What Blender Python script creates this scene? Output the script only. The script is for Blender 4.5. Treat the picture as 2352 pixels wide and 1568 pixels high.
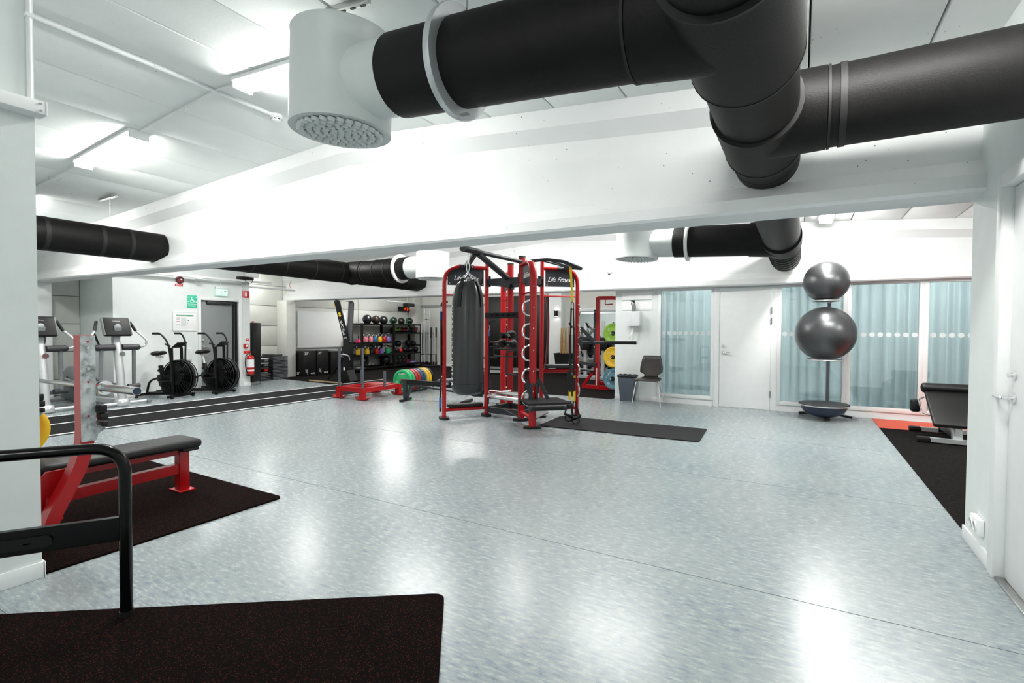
import bpy, bmesh, math, random
from mathutils import Vector, Matrix
random.seed(7)
for o in list(bpy.data.objects): bpy.data.objects.remove(o)
S = bpy.context.scene
COL = S.collection
PI = math.pi
# ---------------------------------------------------------------- camera
F = 1147.0; CX, CY = 1176.0, 784.0
YAW, PIT, ROL = math.radians(30.03), math.radians(-1.348), math.radians(0.311)
CAM = Vector((0, 0, 1.32))
FW = Vector((-math.sin(YAW)*math.cos(PIT), math.cos(YAW)*math.cos(PIT), math.sin(PIT)))
_r = Vector((math.cos(YAW), math.sin(YAW), 0)); _u = _r.cross(FW)
RT = _r*math.cos(ROL) + _u*math.sin(ROL); UP = _u*math.cos(ROL) - _r*math.sin(ROL)
cd = bpy.data.cameras.new('camera'); cd.sensor_width = 36.0; cd.lens = F/2352*36; cd.clip_start = .02; cd.clip_end = 100
cam = bpy.data.objects.new('camera', cd); COL.objects.link(cam)
cam.matrix_world = Matrix(((RT.x, UP.x, -FW.x, CAM.x), (RT.y, UP.y, -FW.y, CAM.y), (RT.z, UP.z, -FW.z, CAM.z), (0, 0, 0, 1)))
S.camera = cam
# ---------------------------------------------------------------- world, exposure
w = bpy.data.worlds.new('world'); S.world = w; w.use_nodes = True
w.node_tree.nodes['Background'].inputs[0].default_value = (.8, .9, 1, 1)
w.node_tree.nodes['Background'].inputs[1].default_value = .05
S.view_settings.view_transform = 'Standard'; S.view_settings.look = 'None'
S.view_settings.gamma = 1; S.view_settings.use_curve_mapping = False
S.view_settings.exposure = 0.0
LAMP = 94.0          # luminaire brightness
S.cycles.max_bounces = 8; S.cycles.diffuse_bounces = 5; S.cycles.glossy_bounces = 3; S.cycles.transmission_bounces = 4
S.cycles.transparent_max_bounces = 8; S.cycles.adaptive_threshold = .02; S.cycles.caustics_reflective = False; S.cycles.caustics_refractive = False

# ---------------------------------------------------------------- pixels to points (photo frame 2352 x 1568)
def ray(x, y): return FW + RT*((x-CX)/F) - UP*((y-CY)/F)
def fl(x, y, z=0.0):
    d = ray(x, y); return CAM + d*((z-CAM.z)/d.z)
def onx(x, y, X):
    d = ray(x, y); return CAM + d*(X/d.x)
def ony(x, y, Y):
    d = ray(x, y); return CAM + d*(Y/d.y)
def ond(x, y, D): return CAM + ray(x, y)*D      # at depth D along the view axis

# ---------------------------------------------------------------- materials
MATS = {}
def _base(name):
    m = bpy.data.materials.new(name); m.use_nodes = True
    nt = m.node_tree; b = nt.nodes['Principled BSDF']
    return m, nt, b
def N(nt, t, **k):
    n = nt.nodes.new(t)
    for a, v in k.items():
        if hasattr(n, a): setattr(n, a, v)
        else: n.inputs[a].default_value = v
    return n
def coords(nt, scale=(1, 1, 1), gen='Object'):
    tc = N(nt, 'ShaderNodeTexCoord'); mp = N(nt, 'ShaderNodeMapping')
    mp.inputs['Scale'].default_value = scale
    nt.links.new(tc.outputs[gen], mp.inputs[0]); return mp.outputs[0]
def pm(name, col, rough=.5, metal=0.0, var=.06, ns=8.0, bump=0.0, bs=60.0, spec=.5, coat=0.0):
    """plain procedural paint / plastic / metal: slight noise in colour, roughness and relief"""
    if name in MATS: return MATS[name]
    m, nt, b = _base(name); v = coords(nt)
    n = N(nt, 'ShaderNodeTexNoise'); n.inputs['Scale'].default_value = ns; n.inputs['Detail'].default_value = 3
    nt.links.new(v, n.inputs['Vector'])
    r = N(nt, 'ShaderNodeValToRGB'); e = r.color_ramp.elements
    e[0].position = .3; e[1].position = .7
    e[0].color = tuple(c*(1-var) for c in col)+(1,); e[1].color = tuple(min(1, c*(1+var)) for c in col)+(1,)
    nt.links.new(n.outputs['Fac'], r.inputs[0]); nt.links.new(r.outputs[0], b.inputs['Base Color'])
    b.inputs['Roughness'].default_value = rough; b.inputs['Metallic'].default_value = metal
    b.inputs['Specular IOR Level'].default_value = spec; b.inputs['Coat Weight'].default_value = coat
    if bump:
        n2 = N(nt, 'ShaderNodeTexNoise'); n2.inputs['Scale'].default_value = bs; n2.inputs['Detail'].default_value = 4
        nt.links.new(v, n2.inputs['Vector'])
        bp = N(nt, 'ShaderNodeBump'); bp.inputs['Strength'].default_value = bump; bp.inputs['Distance'].default_value = .004
        nt.links.new(n2.outputs['Fac'], bp.inputs['Height']); nt.links.new(bp.outputs[0], b.inputs['Normal'])
    MATS[name] = m; return m
def flecked(name, base, fleck, dens=.3, scale=260, rough=.85, fleck2=None, spec=.25, bump=.4):
    m, nt, b = _base(name); v = coords(nt)
    vo = N(nt, 'ShaderNodeTexVoronoi'); vo.inputs['Scale'].default_value = scale
    nt.links.new(v, vo.inputs['Vector'])
    sp = N(nt, 'ShaderNodeSeparateColor'); nt.links.new(vo.outputs['Color'], sp.inputs[0])
    r = N(nt, 'ShaderNodeValToRGB'); r.color_ramp.interpolation = 'CONSTANT'
    e = r.color_ramp.elements; e[0].color = base+(1,); e[1].position = 1-dens; e[1].color = fleck+(1,)
    if fleck2:
        x = r.color_ramp.elements.new(1-dens*.3); x.color = fleck2+(1,)
    nt.links.new(sp.outputs[0], r.inputs[0])
    n = N(nt, 'ShaderNodeTexNoise'); n.inputs['Scale'].default_value = 2.5; n.inputs['Detail'].default_value = 5
    nt.links.new(v, n.inputs['Vector'])
    mx = N(nt, 'ShaderNodeMix'); mx.data_type = 'RGBA'; mx.blend_type = 'MULTIPLY'; mx.inputs[0].default_value = .5
    r2 = N(nt, 'ShaderNodeValToRGB'); r2.color_ramp.elements[0].position = .3; r2.color_ramp.elements[1].position = .7
    r2.color_ramp.elements[0].color = (.55, .55, .55, 1)
    nt.links.new(n.outputs['Fac'], r2.inputs[0])
    nt.links.new(r.outputs[0], mx.inputs['A']); nt.links.new(r2.outputs[0], mx.inputs['B'])
    nt.links.new(mx.outputs['Result'], b.inputs['Base Color'])
    b.inputs['Roughness'].default_value = rough; b.inputs['Specular IOR Level'].default_value = spec
    bp = N(nt, 'ShaderNodeBump'); bp.inputs['Strength'].default_value = bump; bp.inputs['Distance'].default_value = .002
    nt.links.new(vo.outputs['Distance'], bp.inputs['Height']); nt.links.new(bp.outputs[0], b.inputs['Normal'])
    MATS[name] = m; return m
def lino():
    m, nt, b = _base('linoleum'); tc = N(nt, 'ShaderNodeTexCoord')
    def noise(scale, sc, det=6, rg=.6):
        mp = N(nt, 'ShaderNodeMapping'); mp.inputs['Scale'].default_value = sc
        nt.links.new(tc.outputs['Object'], mp.inputs[0])
        n = N(nt, 'ShaderNodeTexNoise'); n.inputs['Scale'].default_value = scale; n.inputs['Detail'].default_value = det
        n.inputs['Roughness'].default_value = rg; nt.links.new(mp.outputs[0], n.inputs['Vector']); return n
    a = noise(15, (1, 3.4, 1), 9, .68); big = noise(.9, (1, 1, 1), 3)
    r = N(nt, 'ShaderNodeValToRGB'); e = r.color_ramp.elements
    e[0].position = .34; e[0].color = (.130, .165, .205, 1); e[1].position = .62; e[1].color = (.325, .364, .368, 1)
    x = e.new(.43); x.color = (.222, .264, .296, 1); x = e.new(.50); x.color = (.275, .316, .326, 1)
    mth = N(nt, 'ShaderNodeMath', operation='MULTIPLY_ADD'); mth.inputs[1].default_value = .30; mth.inputs[2].default_value = -.12
    nt.links.new(big.outputs['Fac'], mth.inputs[0])
    ad = N(nt, 'ShaderNodeMath', operation='ADD'); nt.links.new(a.outputs['Fac'], ad.inputs[0]); nt.links.new(mth.outputs[0], ad.inputs[1])
    nt.links.new(ad.outputs[0], r.inputs[0]); nt.links.new(r.outputs[0], b.inputs['Base Color'])
    rr = N(nt, 'ShaderNodeMapRange'); rr.inputs['To Min'].default_value = .20; rr.inputs['To Max'].default_value = .33
    nt.links.new(a.outputs['Fac'], rr.inputs[0]); nt.links.new(rr.outputs[0], b.inputs['Roughness'])
    b.inputs['Specular IOR Level'].default_value = .5
    bp = N(nt, 'ShaderNodeBump'); bp.inputs['Strength'].default_value = .05; bp.inputs['Distance'].default_value = .0006
    nt.links.new(a.outputs['Fac'], bp.inputs['Height']); nt.links.new(bp.outputs[0], b.inputs['Normal'])
    MATS['linoleum'] = m; return m
def emit(name, col, s):
    m = bpy.data.materials.new(name); m.use_nodes = True; nt = m.node_tree
    b = nt.nodes['Principled BSDF']; b.inputs['Base Color'].default_value = col+(1,)
    b.inputs['Emission Color'].default_value = col+(1,); b.inputs['Emission Strength'].default_value = s
    MATS[name] = m; return m
def thin_glass(name, tint=(.88, .94, .95), gloss=.02, ior=1.5):
    m = bpy.data.materials.new(name); m.use_nodes = True; nt = m.node_tree
    nt.nodes.remove(nt.nodes['Principled BSDF']); out = nt.nodes['Material Output']
    t = N(nt, 'ShaderNodeBsdfTransparent'); t.inputs[0].default_value = tint+(1,)
    g = N(nt, 'ShaderNodeBsdfGlossy'); g.inputs['Roughness'].default_value = gloss
    f = N(nt, 'ShaderNodeFresnel'); f.inputs[0].default_value = ior
    mp = N(nt, 'ShaderNodeMath', operation='MULTIPLY'); mp.inputs[1].default_value = 2.6
    nt.links.new(f.outputs[0], mp.inputs[0])
    mx = N(nt, 'ShaderNodeMixShader'); nt.links.new(mp.outputs[0], mx.inputs[0])
    nt.links.new(t.outputs[0], mx.inputs[1]); nt.links.new(g.outputs[0], mx.inputs[2]); nt.links.new(mx.outputs[0], out.inputs[0])
    MATS[name] = m; return m
def concrete(name, col, pits=True):
    m, nt, b = _base(name); v = coords(nt)
    n = N(nt, 'ShaderNodeTexNoise'); n.inputs['Scale'].default_value = 3; n.inputs['Detail'].default_value = 6
    nt.links.new(v, n.inputs['Vector'])
    r = N(nt, 'ShaderNodeValToRGB'); e = r.color_ramp.elements; e[0].position = .3; e[1].position = .7
    e[0].color = tuple(c*.95 for c in col)+(1,); e[1].color = col+(1,)
    nt.links.new(n.outputs['Fac'], r.inputs[0])
    vo = N(nt, 'ShaderNodeTexVoronoi'); vo.inputs['Scale'].default_value = 16; nt.links.new(v, vo.inputs['Vector'])
    vr = N(nt, 'ShaderNodeTexNoise'); vr.inputs['Scale'].default_value = 1.3; nt.links.new(v, vr.inputs['Vector'])
    mr = N(nt, 'ShaderNodeMapRange'); mr.inputs['From Min'].default_value = .45; mr.inputs['From Max'].default_value = .75
    mr.inputs['To Min'].default_value = 0; mr.inputs['To Max'].default_value = .13
    nt.links.new(vr.outputs['Fac'], mr.inputs[0])
    lt = N(nt, 'ShaderNodeMath', operation='LESS_THAN'); nt.links.new(vo.outputs['Distance'], lt.inputs[0]); nt.links.new(mr.outputs[0], lt.inputs[1])
    mx = N(nt, 'ShaderNodeMix'); mx.data_type = 'RGBA'
    mx.inputs['B'].default_value = (.25, .25, .24, 1) if pits else col+(1,)
    nt.links.new(lt.outputs[0], mx.inputs[0]); nt.links.new(r.outputs[0], mx.inputs['A'])
    nt.links.new(mx.outputs['Result'], b.inputs['Base Color']); b.inputs['Roughness'].default_value = .8
    b.inputs['Specular IOR Level'].default_value = .3
    bp = N(nt, 'ShaderNodeBump'); bp.inputs['Strength'].default_value = .15; bp.inputs['Distance'].default_value = .004
    n2 = N(nt, 'ShaderNodeTexNoise'); n2.inputs['Scale'].default_value = 45; nt.links.new(v, n2.inputs['Vector'])
    nt.links.new(n2.outputs['Fac'], bp.inputs['Height']); nt.links.new(bp.outputs[0], b.inputs['Normal'])
    MATS[name] = m; return m
def galvanised(name):
    m, nt, b = _base(name); v = coords(nt)
    n = N(nt, 'ShaderNodeTexNoise'); n.inputs['Scale'].default_value = 11; n.inputs['Detail'].default_value = 6; n.inputs['Roughness'].default_value = .65
    nt.links.new(v, n.inputs['Vector'])
    r = N(nt, 'ShaderNodeValToRGB'); e = r.color_ramp.elements; e[0].position = .3; e[1].position = .58
    e[0].color = (.10, .11, .11, 1); e[1].color = (.62, .66, .66, 1)
    nt.links.new(n.outputs['Fac'], r.inputs[0]); nt.links.new(r.outputs[0], b.inputs['Base Color'])
    b.inputs['Metallic'].default_value = .35; b.inputs['Roughness'].default_value = .5
    MATS[name] = m; return m
def curtain_mat():
    m = bpy.data.materials.new('curtain_fabric'); m.use_nodes = True; nt = m.node_tree
    nt.nodes.remove(nt.nodes['Principled BSDF']); out = nt.nodes['Material Output']
    v = coords(nt, (60, 60, 2)); n = N(nt, 'ShaderNodeTexNoise'); n.inputs['Scale'].default_value = 3
    nt.links.new(v, n.inputs['Vector'])
    r = N(nt, 'ShaderNodeValToRGB'); r.color_ramp.elements[0].color = (.60, .68, .71, 1); r.color_ramp.elements[1].color = (.74, .81, .83, 1)
    nt.links.new(n.outputs['Fac'], r.inputs[0])
    d = N(nt, 'ShaderNodeBsdfDiffuse'); t = N(nt, 'ShaderNodeBsdfTranslucent')
    nt.links.new(r.outputs[0], d.inputs[0]); nt.links.new(r.outputs[0], t.inputs[0])
    mx = N(nt, 'ShaderNodeMixShader'); mx.inputs[0].default_value = .45
    nt.links.new(d.outputs[0], mx.inputs[1]); nt.links.new(t.outputs[0], mx.inputs[2])
    tr = N(nt, 'ShaderNodeBsdfTransparent'); m2 = N(nt, 'ShaderNodeMixShader'); m2.inputs[0].default_value = .16
    nt.links.new(mx.outputs[0], m2.inputs[1]); nt.links.new(tr.outputs[0], m2.inputs[2]); nt.links.new(m2.outputs[0], out.inputs[0])
    MATS['curtain_fabric'] = m; return m

WHITE = pm('white_paint', (.80, .82, .82), .55, var=.02, bump=.05, bs=90)
WGREY = pm('wall_paint', (.745, .785, .775), .6, var=.02, bump=.08, bs=120)
WPANEL = pm('wall_panel_paint', (.66, .67, .63), .65, var=.03, bump=.06)
BEAM = concrete('painted_concrete', (.80, .815, .815))
SLAB = concrete('ceiling_concrete', (.79, .82, .81), pits=True)
GAP = pm('joint_shadow_gap', (.30, .31, .31), .9)
LINO = lino()
RUB = flecked('rubber_mat', (.0045, .0032, .0028), (.06, .012, .009), .10, 300, fleck2=(.022, .018, .015), spec=.04, rough=1.0)
RUBF = flecked('rubber_floor', (.007, .0065, .0063), (.03, .026, .024), .12, 320, fleck2=(.05, .045, .04), spec=.06, rough=1.0)
RUBG = flecked('grey_mat', (.016, .0165, .018), (.035, .035, .037), .2, 260, spec=.2)
TURF = flecked('track_turf', (.007, .007, .0075), (.05, .05, .055), .22, 170, rough=.95, spec=.1, bump=.8)
RED = pm('red_powdercoat', (.40, .003, .006), .30, var=.04, spec=.45)
REDX = pm('red_plastic', (.50, .008, .008), .4)
ORANGE = pm('orange_vinyl', (.62, .075, .03), .5)
BLACK = pm('black_powdercoat', (.005, .005, .0055), .42, var=.1, spec=.3)
BLKG = pm('black_gloss_paint', (.002, .002, .0022), .22, var=.1, spec=.25)
VINYL = pm('black_vinyl', (.0065, .0065, .007), .45, bump=.2, bs=220, spec=.35)
BAGV = pm('bag_vinyl', (.006, .0068, .008), .30, bump=.12, bs=300, spec=.75)
PLAST = pm('black_plastic', (.006, .006, .0065), .45, spec=.35)
CHAR = pm('charcoal_metal', (.024, .028, .034), .42, metal=.2)
GREYP = pm('grey_plastic', (.17, .185, .195), .5)
BLUEG = pm('blue_grey_plastic', (.075, .092, .118), .5)
SILV = pm('silver_paint', (.60, .62, .63), .32, metal=.5)
CHROME = pm('chrome', (.82, .83, .84), .12, metal=1, var=.02)
STEEL = pm('steel', (.55, .55, .54), .25, metal=1, var=.08)
GALV = galvanised('galvanised_plate')
FOAM = pm('duct_insulation', (.0045, .0042, .004), .55, bump=.3, bs=140, spec=.22, var=.15)
SEAM = pm('duct_tape', (.007, .007, .007), .65)
DWHITE = pm('duct_white_metal', (.66, .70, .69), .42, var=.02)
DGREY = pm('dark_grey_plastic', (.030, .032, .035), .5)
GREY = pm('mid_grey', (.30, .32, .33), .5)
DOORG = pm('door_laminate', (.225, .245, .245), .5, var=.12, ns=300)
YEL = pm('yellow_rubber', (.80, .50, .02), .45)
YELS = pm('yellow_strap', (.85, .62, .02), .6)
GRN = pm('green_rubber', (.012, .42, .14), .42)
GRNL = pm('lime_rubber', (.30, .58, .05), .45)
BLU = pm('blue_rubber', (.018, .065, .16), .42)
TEAL = pm('teal_rubber', (.10, .25, .32), .5)
REDR = pm('red_rubber', (.42, .01, .012), .4)
PINK = pm('pink_enamel', (.72, .22, .27), .35)
PURP = pm('purple_enamel', (.20, .15, .45), .35)
BLUE = pm('blue_enamel', (.015, .13, .36), .35)
HPINK = pm('hot_pink_plastic', (.75, .01, .16), .4)
BALL = pm('ball_vinyl', (.105, .107, .112), .34, metal=.75, var=.05)
BOSU = pm('bosu_vinyl', (.018, .028, .06), .35)
WOOD = pm('bamboo', (.48, .27, .09), .5, var=.25, ns=14)
PLY = pm('plywood', (.58, .42, .24), .6, var=.15)
GLASS = thin_glass('window_glass'); DRUMG = pm('clear_plastic', (.72, .75, .76), .15)
CURT = curtain_mat()
PAPER = pm('paper', (.86, .87, .87), .8, var=.01)
SGRN = pm('sign_green', (.03, .55, .33), .5); SGD = pm('sign_dark_green', (.01, .22, .12), .5)
SRED = pm('sign_red', (.60, .01, .012), .45)
LAMPM = emit('lamp_diffuser', (1.0, .985, .955), LAMP)
EXITM = emit('exit_sign_panel', (.55, .84, .70), .55)
LED = emit('clock_led', (1.0, .06, .008), 2.2); BULB = emit('lamp_bulb', (1, .97, .92), 9.0)
DOT = pm('frosted_dot', (.62, .67, .68), .7)
BRASS = pm('brass', (.55, .40, .18), .25, metal=1)
MIRROR = pm('mirror_glass', (.80, .84, .84), .02, metal=1, var=0)

# ---------------------------------------------------------------- mesh helpers
_bevcache = {}
def V3(p): return Vector((p[0], p[1], p[2]))
def arc(c, r, a0, a1, n, ax=(1, 0, 0), ay=(0, 0, 1)):
    ax, ay, c = Vector(ax), Vector(ay), V3(c)
    return [c + ax*(r*math.cos(a0+(a1-a0)*i/n)) + ay*(r*math.sin(a0+(a1-a0)*i/n)) for i in range(n+1)]
def fil(pts, r, n=5):
    """polyline with rounded corners"""
    P = [V3(p) for p in pts]; out = [P[0]]
    for i in range(1, len(P)-1):
        a, b, c = P[i-1], P[i], P[i+1]
        u, v = (a-b), (c-b); la, lb = u.length, v.length; u.normalize(); v.normalize()
        rr = min(r, la*.49, lb*.49)
        p, q = b+u*rr, b+v*rr
        for k in range(n+1):
            t = k/n; out.append(p*((1-t)**2) + b*(2*t*(1-t)) + q*(t*t))
    out.append(P[-1]); return out
class MB:
    """collects shapes in world (or local) space; build() links them as ONE mesh object"""
    def __init__(s, o=None): s.v = []; s.f = []; s.s = []; s.o = o
    def add(s, vs, fs, sm=False, M=None):
        n = len(s.v)
        s.v += [(M @ V3(p)) if M else V3(p) for p in vs]
        for i, f in enumerate(fs):
            s.f.append(tuple(n+j for j in f)); s.s.append(sm if isinstance(sm, bool) else sm[i])
        return s
    def box(s, c, d, rz=0, b=0.0, M=None, seg=2):
        T = Matrix.Translation(V3(c)) @ Matrix.Rotation(rz, 4, 'Z') if M is None else M @ Matrix.Translation(V3(c)) @ Matrix.Rotation(rz, 4, 'Z')
        k = (tuple(round(x, 5) for x in d), b, seg)
        if k not in _bevcache:
            bm = bmesh.new(); bmesh.ops.create_cube(bm, size=1)
            bmesh.ops.scale(bm, vec=d, verts=bm.verts)
            if b: bmesh.ops.bevel(bm, geom=list(bm.edges), offset=min(b, min(d)*.49), segments=seg, affect='EDGES', profile=.5)
            bm.verts.index_update()
            _bevcache[k] = ([v.co.copy() for v in bm.verts], [tuple(v.index for v in f.verts) for f in bm.faces]); bm.free()
        vs, fs = _bevcache[k]; return s.add(vs, fs, False, T)
    def b2(s, lo, hi, b=0.0):
        return s.box([(x+y)/2 for x, y in zip(lo, hi)], [abs(y-x) for x, y in zip(lo, hi)], 0, b)
    def sweep(s, pts, prof, side=None, closed=False, sm=True, caps=True):
        P = [V3(p) for p in pts]; n = len(P); m = len(prof); vs = []; prev = None
        for i in range(n):
            if closed: t = P[(i+1) % n]-P[i-1]
            else: t = P[min(i+1, n-1)]-P[max(i-1, 0)]
            t.normalize()
            if side is not None:
                a = V3(side); a = a - t*a.dot(t); a.normalize()
            elif prev is None:
                a = Vector((0, 0, 1)) if abs(t.z) < .9 else Vector((1, 0, 0)); a = a - t*a.dot(t); a.normalize()
            else:
                a = prev - t*prev.dot(t); a.normalize()
            prev = a; bb = t.cross(a)
            for q in prof: vs.append(P[i] + a*q[0] + bb*q[1])
        fs = []; sm_ = []
        for i in range(n if closed else n-1):
            j = (i+1) % n
            for k in range(m):
                l = (k+1) % m; fs.append((i*m+k, i*m+l, j*m+l, j*m+k)); sm_.append(sm)
        if caps and not closed:
            fs.append(tuple(reversed(range(m)))); fs.append(tuple((n-1)*m+k for k in range(m))); sm_ += [False, False]
        return s.add(vs, fs, sm_)
    def tube(s, pts, r, seg=10, closed=False, r2=None, side=None):
        r2 = r2 or r
        return s.sweep(pts, [(r*math.cos(2*PI*k/seg), r2*math.sin(2*PI*k/seg)) for k in range(seg)], side, closed)
    def bar(s, p0, p1, w, h, up=(0, 0, 1)):
        """rectangular bar: h along up, w across"""
        up = V3(up); t = (V3(p1)-V3(p0)).normalized()
        if abs(t.dot(up)) > .97: up = Vector((1, 0, 0)) if abs(t.x) < .9 else Vector((0, 1, 0))
        return s.sweep([p0, p1], [(-h/2, -w/2), (h/2, -w/2), (h/2, w/2), (-h/2, w/2)], up, sm=False)
    def path(s, pts, w, h, side, closed=False):
        return s.sweep(pts, [(-w/2, -h/2), (w/2, -h/2), (w/2, h/2), (-w/2, h/2)], side, closed, sm=False)
    def cyl(s, p0, p1, r, r2=None, seg=16, caps=True):
        p0, p1 = V3(p0), V3(p1); r2 = r if r2 is None else r2; t = (p1-p0).normalized()
        a = Vector((0, 0, 1)) if abs(t.z) < .9 else Vector((1, 0, 0)); a = (a-t*a.dot(t)).normalized(); bb = t.cross(a)
        vs = []
        for p, R in ((p0, r), (p1, r2)):
            vs += [p + a*(R*math.cos(2*PI*k/seg)) + bb*(R*math.sin(2*PI*k/seg)) for k in range(seg)]
        fs = [(k, (k+1) % seg, seg+(k+1) % seg, seg+k) for k in range(seg)]; sm = [True]*seg
        if caps: fs += [tuple(reversed(range(seg))), tuple(range(seg, 2*seg))]; sm += [False, False]
        return s.add(vs, fs, sm)
    def lathe(s, prof, M=None, seg=24, sm=True, wob=None):
        vs = []
        for i, (r, z) in enumerate(prof):
            for k in range(seg):
                a = 2*PI*k/seg; rr = r*(wob(a, z) if wob else 1); vs.append((rr*math.cos(a), rr*math.sin(a), z))
        fs = []
        for i in range(len(prof)-1):
            for k in range(seg):
                l = (k+1) % seg; fs.append((i*seg+k, i*seg+l, (i+1)*seg+l, (i+1)*seg+k))
        smf = [sm]*len(fs)
        if prof[0][0] > 1e-5: fs.append(tuple(reversed(range(seg)))); smf.append(False)
        if prof[-1][0] > 1e-5: fs.append(tuple((len(prof)-1)*seg+k for k in range(seg))); smf.append(False)
        return s.add(vs, fs, smf, M)
    def ball(s, c, r, sc=(1, 1, 1), seg=24, rings=14, M=None):
        pr = [(max(1e-6, math.sin(PI*i/rings))*r, -math.cos(PI*i/rings)*r) for i in range(rings+1)]
        T = Matrix.Translation(V3(c)) @ Matrix.Diagonal((sc[0], sc[1], sc[2], 1))
        return s.lathe(pr, (M @ T) if M else T, seg)
    def prism(s, poly, t, M=None):
        n = len(poly); vs = [(p[0], p[1], -t/2) for p in poly]+[(p[0], p[1], t/2) for p in poly]
        fs = [tuple(reversed(range(n))), tuple(range(n, 2*n))]+[(i, (i+1) % n, n+(i+1) % n, n+i) for i in range(n)]
        return s.add(vs, fs, False, M)
    def quad(s, a, b, c, d): return s.add([a, b, c, d], [(0, 1, 2, 3)])
    def build(s, name, mat, parent=None):
        me = bpy.data.meshes.new(name); o = V3(s.o) if s.o else Vector((0, 0, 0))
        me.from_pydata([tuple(p-o) for p in s.v], [], s.f)
        me.polygons.foreach_set('use_smooth', s.s); me.materials.append(mat); me.update(); me.set_sharp_from_angle(angle=math.radians(42))
        ob = bpy.data.objects.new(name, me); COL.objects.link(ob)
        if parent is not None: ob.parent = parent
        elif s.o: ob.location = o
        return ob
def frame(c, x, y, z):
    x, y, z = V3(x).normalized(), V3(y).normalized(), V3(z).normalized(); c = V3(c)
    return Matrix(((x.x, y.x, z.x, c.x), (x.y, y.y, z.y, c.y), (x.z, y.z, z.z, c.z), (0, 0, 0, 1)))
def TR(c, rz=0): return Matrix.Translation(V3(c)) @ Matrix.Rotation(rz, 4, 'Z')
def tag(o, label=None, cat=None, group=None, kind=None):
    if label: o['label'] = label
    if cat: o['category'] = cat
    if group: o['group'] = group
    if kind: o['kind'] = kind
    return o
def thing(name, label, cat, loc=(0, 0, 0), rz=0, group=None, kind=None):
    o = bpy.data.objects.new(name, None); COL.objects.link(o); o.location = loc; o.rotation_euler = (0, 0, rz)
    o.empty_display_size = .1
    return tag(o, label, cat, group, kind)
def dup(root, loc, rz=None, label=None, mats=None):
    r = root.copy(); COL.objects.link(r); r.location = loc
    if rz is not None: r.rotation_euler = (0, 0, rz)
    if label: r['label'] = label
    for ch in list(root.children):
        c = ch.copy(); COL.objects.link(c); c.parent = r
        for g in list(ch.children):
            d = g.copy(); COL.objects.link(d); d.parent = c
    return r
_txt = {}
def text(name, s, size, mat, M, parent, shear=0.0, depth=.001, sx=1.0, align='CENTER'):
    cu = bpy.data.curves.new(name, 'FONT'); cu.body = s; cu.size = size; cu.shear = shear; cu.extrude = depth
    cu.align_x = align; cu.align_y = 'CENTER'; cu.resolution_u = 2
    k = (s, size, shear, depth, align, mat.name)
    if k not in _txt:
        tmp = bpy.data.objects.new('tmp', cu); COL.objects.link(tmp); dg = bpy.context.evaluated_depsgraph_get()
        me = bpy.data.meshes.new_from_object(tmp.evaluated_get(dg)); me.materials.clear(); me.materials.append(mat); me.name = name
        bpy.data.objects.remove(tmp); _txt[k] = me
    bpy.data.curves.remove(cu)
    ob = bpy.data.objects.new(name, _txt[k]); COL.objects.link(ob); ob.parent = parent
    ob.matrix_local = M @ Matrix.Diagonal((sx, 1, 1, 1)); return ob
def circ(r, n=24, c=(0, 0)): return [(c[0]+r*math.cos(2*PI*k/n), c[1]+r*math.sin(2*PI*k/n)) for k in range(n)]
def rrect(w, h, r, n=4):
    out = []
    for cx, cy, a in ((w/2-r, h/2-r, 0), (-w/2+r, h/2-r, PI/2), (-w/2+r, -h/2+r, PI), (w/2-r, -h/2+r, 1.5*PI)):
        out += [(cx+r*math.cos(a+PI/2*k/n), cy+r*math.sin(a+PI/2*k/n)) for k in range(n+1)]
    return out
UPX, UPY, UPZ = Vector((1, 0, 0)), Vector((0, 1, 0)), Vector((0, 0, 1))
def hull_pad(mb, c, d, b=.02, M=None): return mb.box(c, d, 0, b, M, 3)

ORD = 'first second third fourth fifth sixth seventh eighth ninth tenth eleventh twelfth thirteenth fourteenth fifteenth sixteenth'.split()
# ================================================================ STRUCTURE
RG = -4.33
def cz(x): return 3.35 - .07*abs(x-RG)
XR, XL, XW, XD = .93, -3.45, -12.4, -11.0      # right wall, near left wall, outer left wall, door wall
YF, YB, YN = 9.35, 14.3, -3.2                  # window wall, back wall, wall behind the camera
XE = 5.0
def st(o, label=None): 
    o['kind'] = 'structure'
    if label: o['label'] = label
    return o
# floor: screed with linoleum sheets, 2 m wide, seams along X
m = MB(); m.b2((XW-.2, YN-.2, -.12), (XE+.2, YB+.2, -.003))
floor = st(m.build('floor', GAP), 'pale blue-grey marbled linoleum floor with fine welded seams')
ys = [YN, -1.2, .8, 2.8, 4.8, 6.8, 8.8, 10.8, YB]
for a, b in zip(ys, ys[1:]):
    m = MB(); m.b2((XW, a+.003, -.003), (XE, b-.003, 0)); m.build('sheet', LINO, floor)
# rubber floor of the free weight area and of the right hand bay
m = MB(); m.prism([(-12.3, 8.35), (-9.45, 8.1), (-9.45, 9.2), (-3.12, 9.2), (-3.12, 14.25), (-12.3, 14.25)], .006, Matrix.Translation((0, 0, .004)))
st(m.build('floor', RUBF), 'black speckled rubber flooring of the free weight area beyond the second beam')
m = MB(); m.b2((.955, 4.25, .001), (4.9, 8.42, .007)); st(m.build('floor', RUBF), 'black rubber flooring along the right side beside the pale linoleum')
m = MB(); m.b2((.955, 8.42, .001), (4.9, 9.28, .007)); st(m.build('floor', ORANGE), 'orange-red floor strip along the curtained windows')
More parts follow.
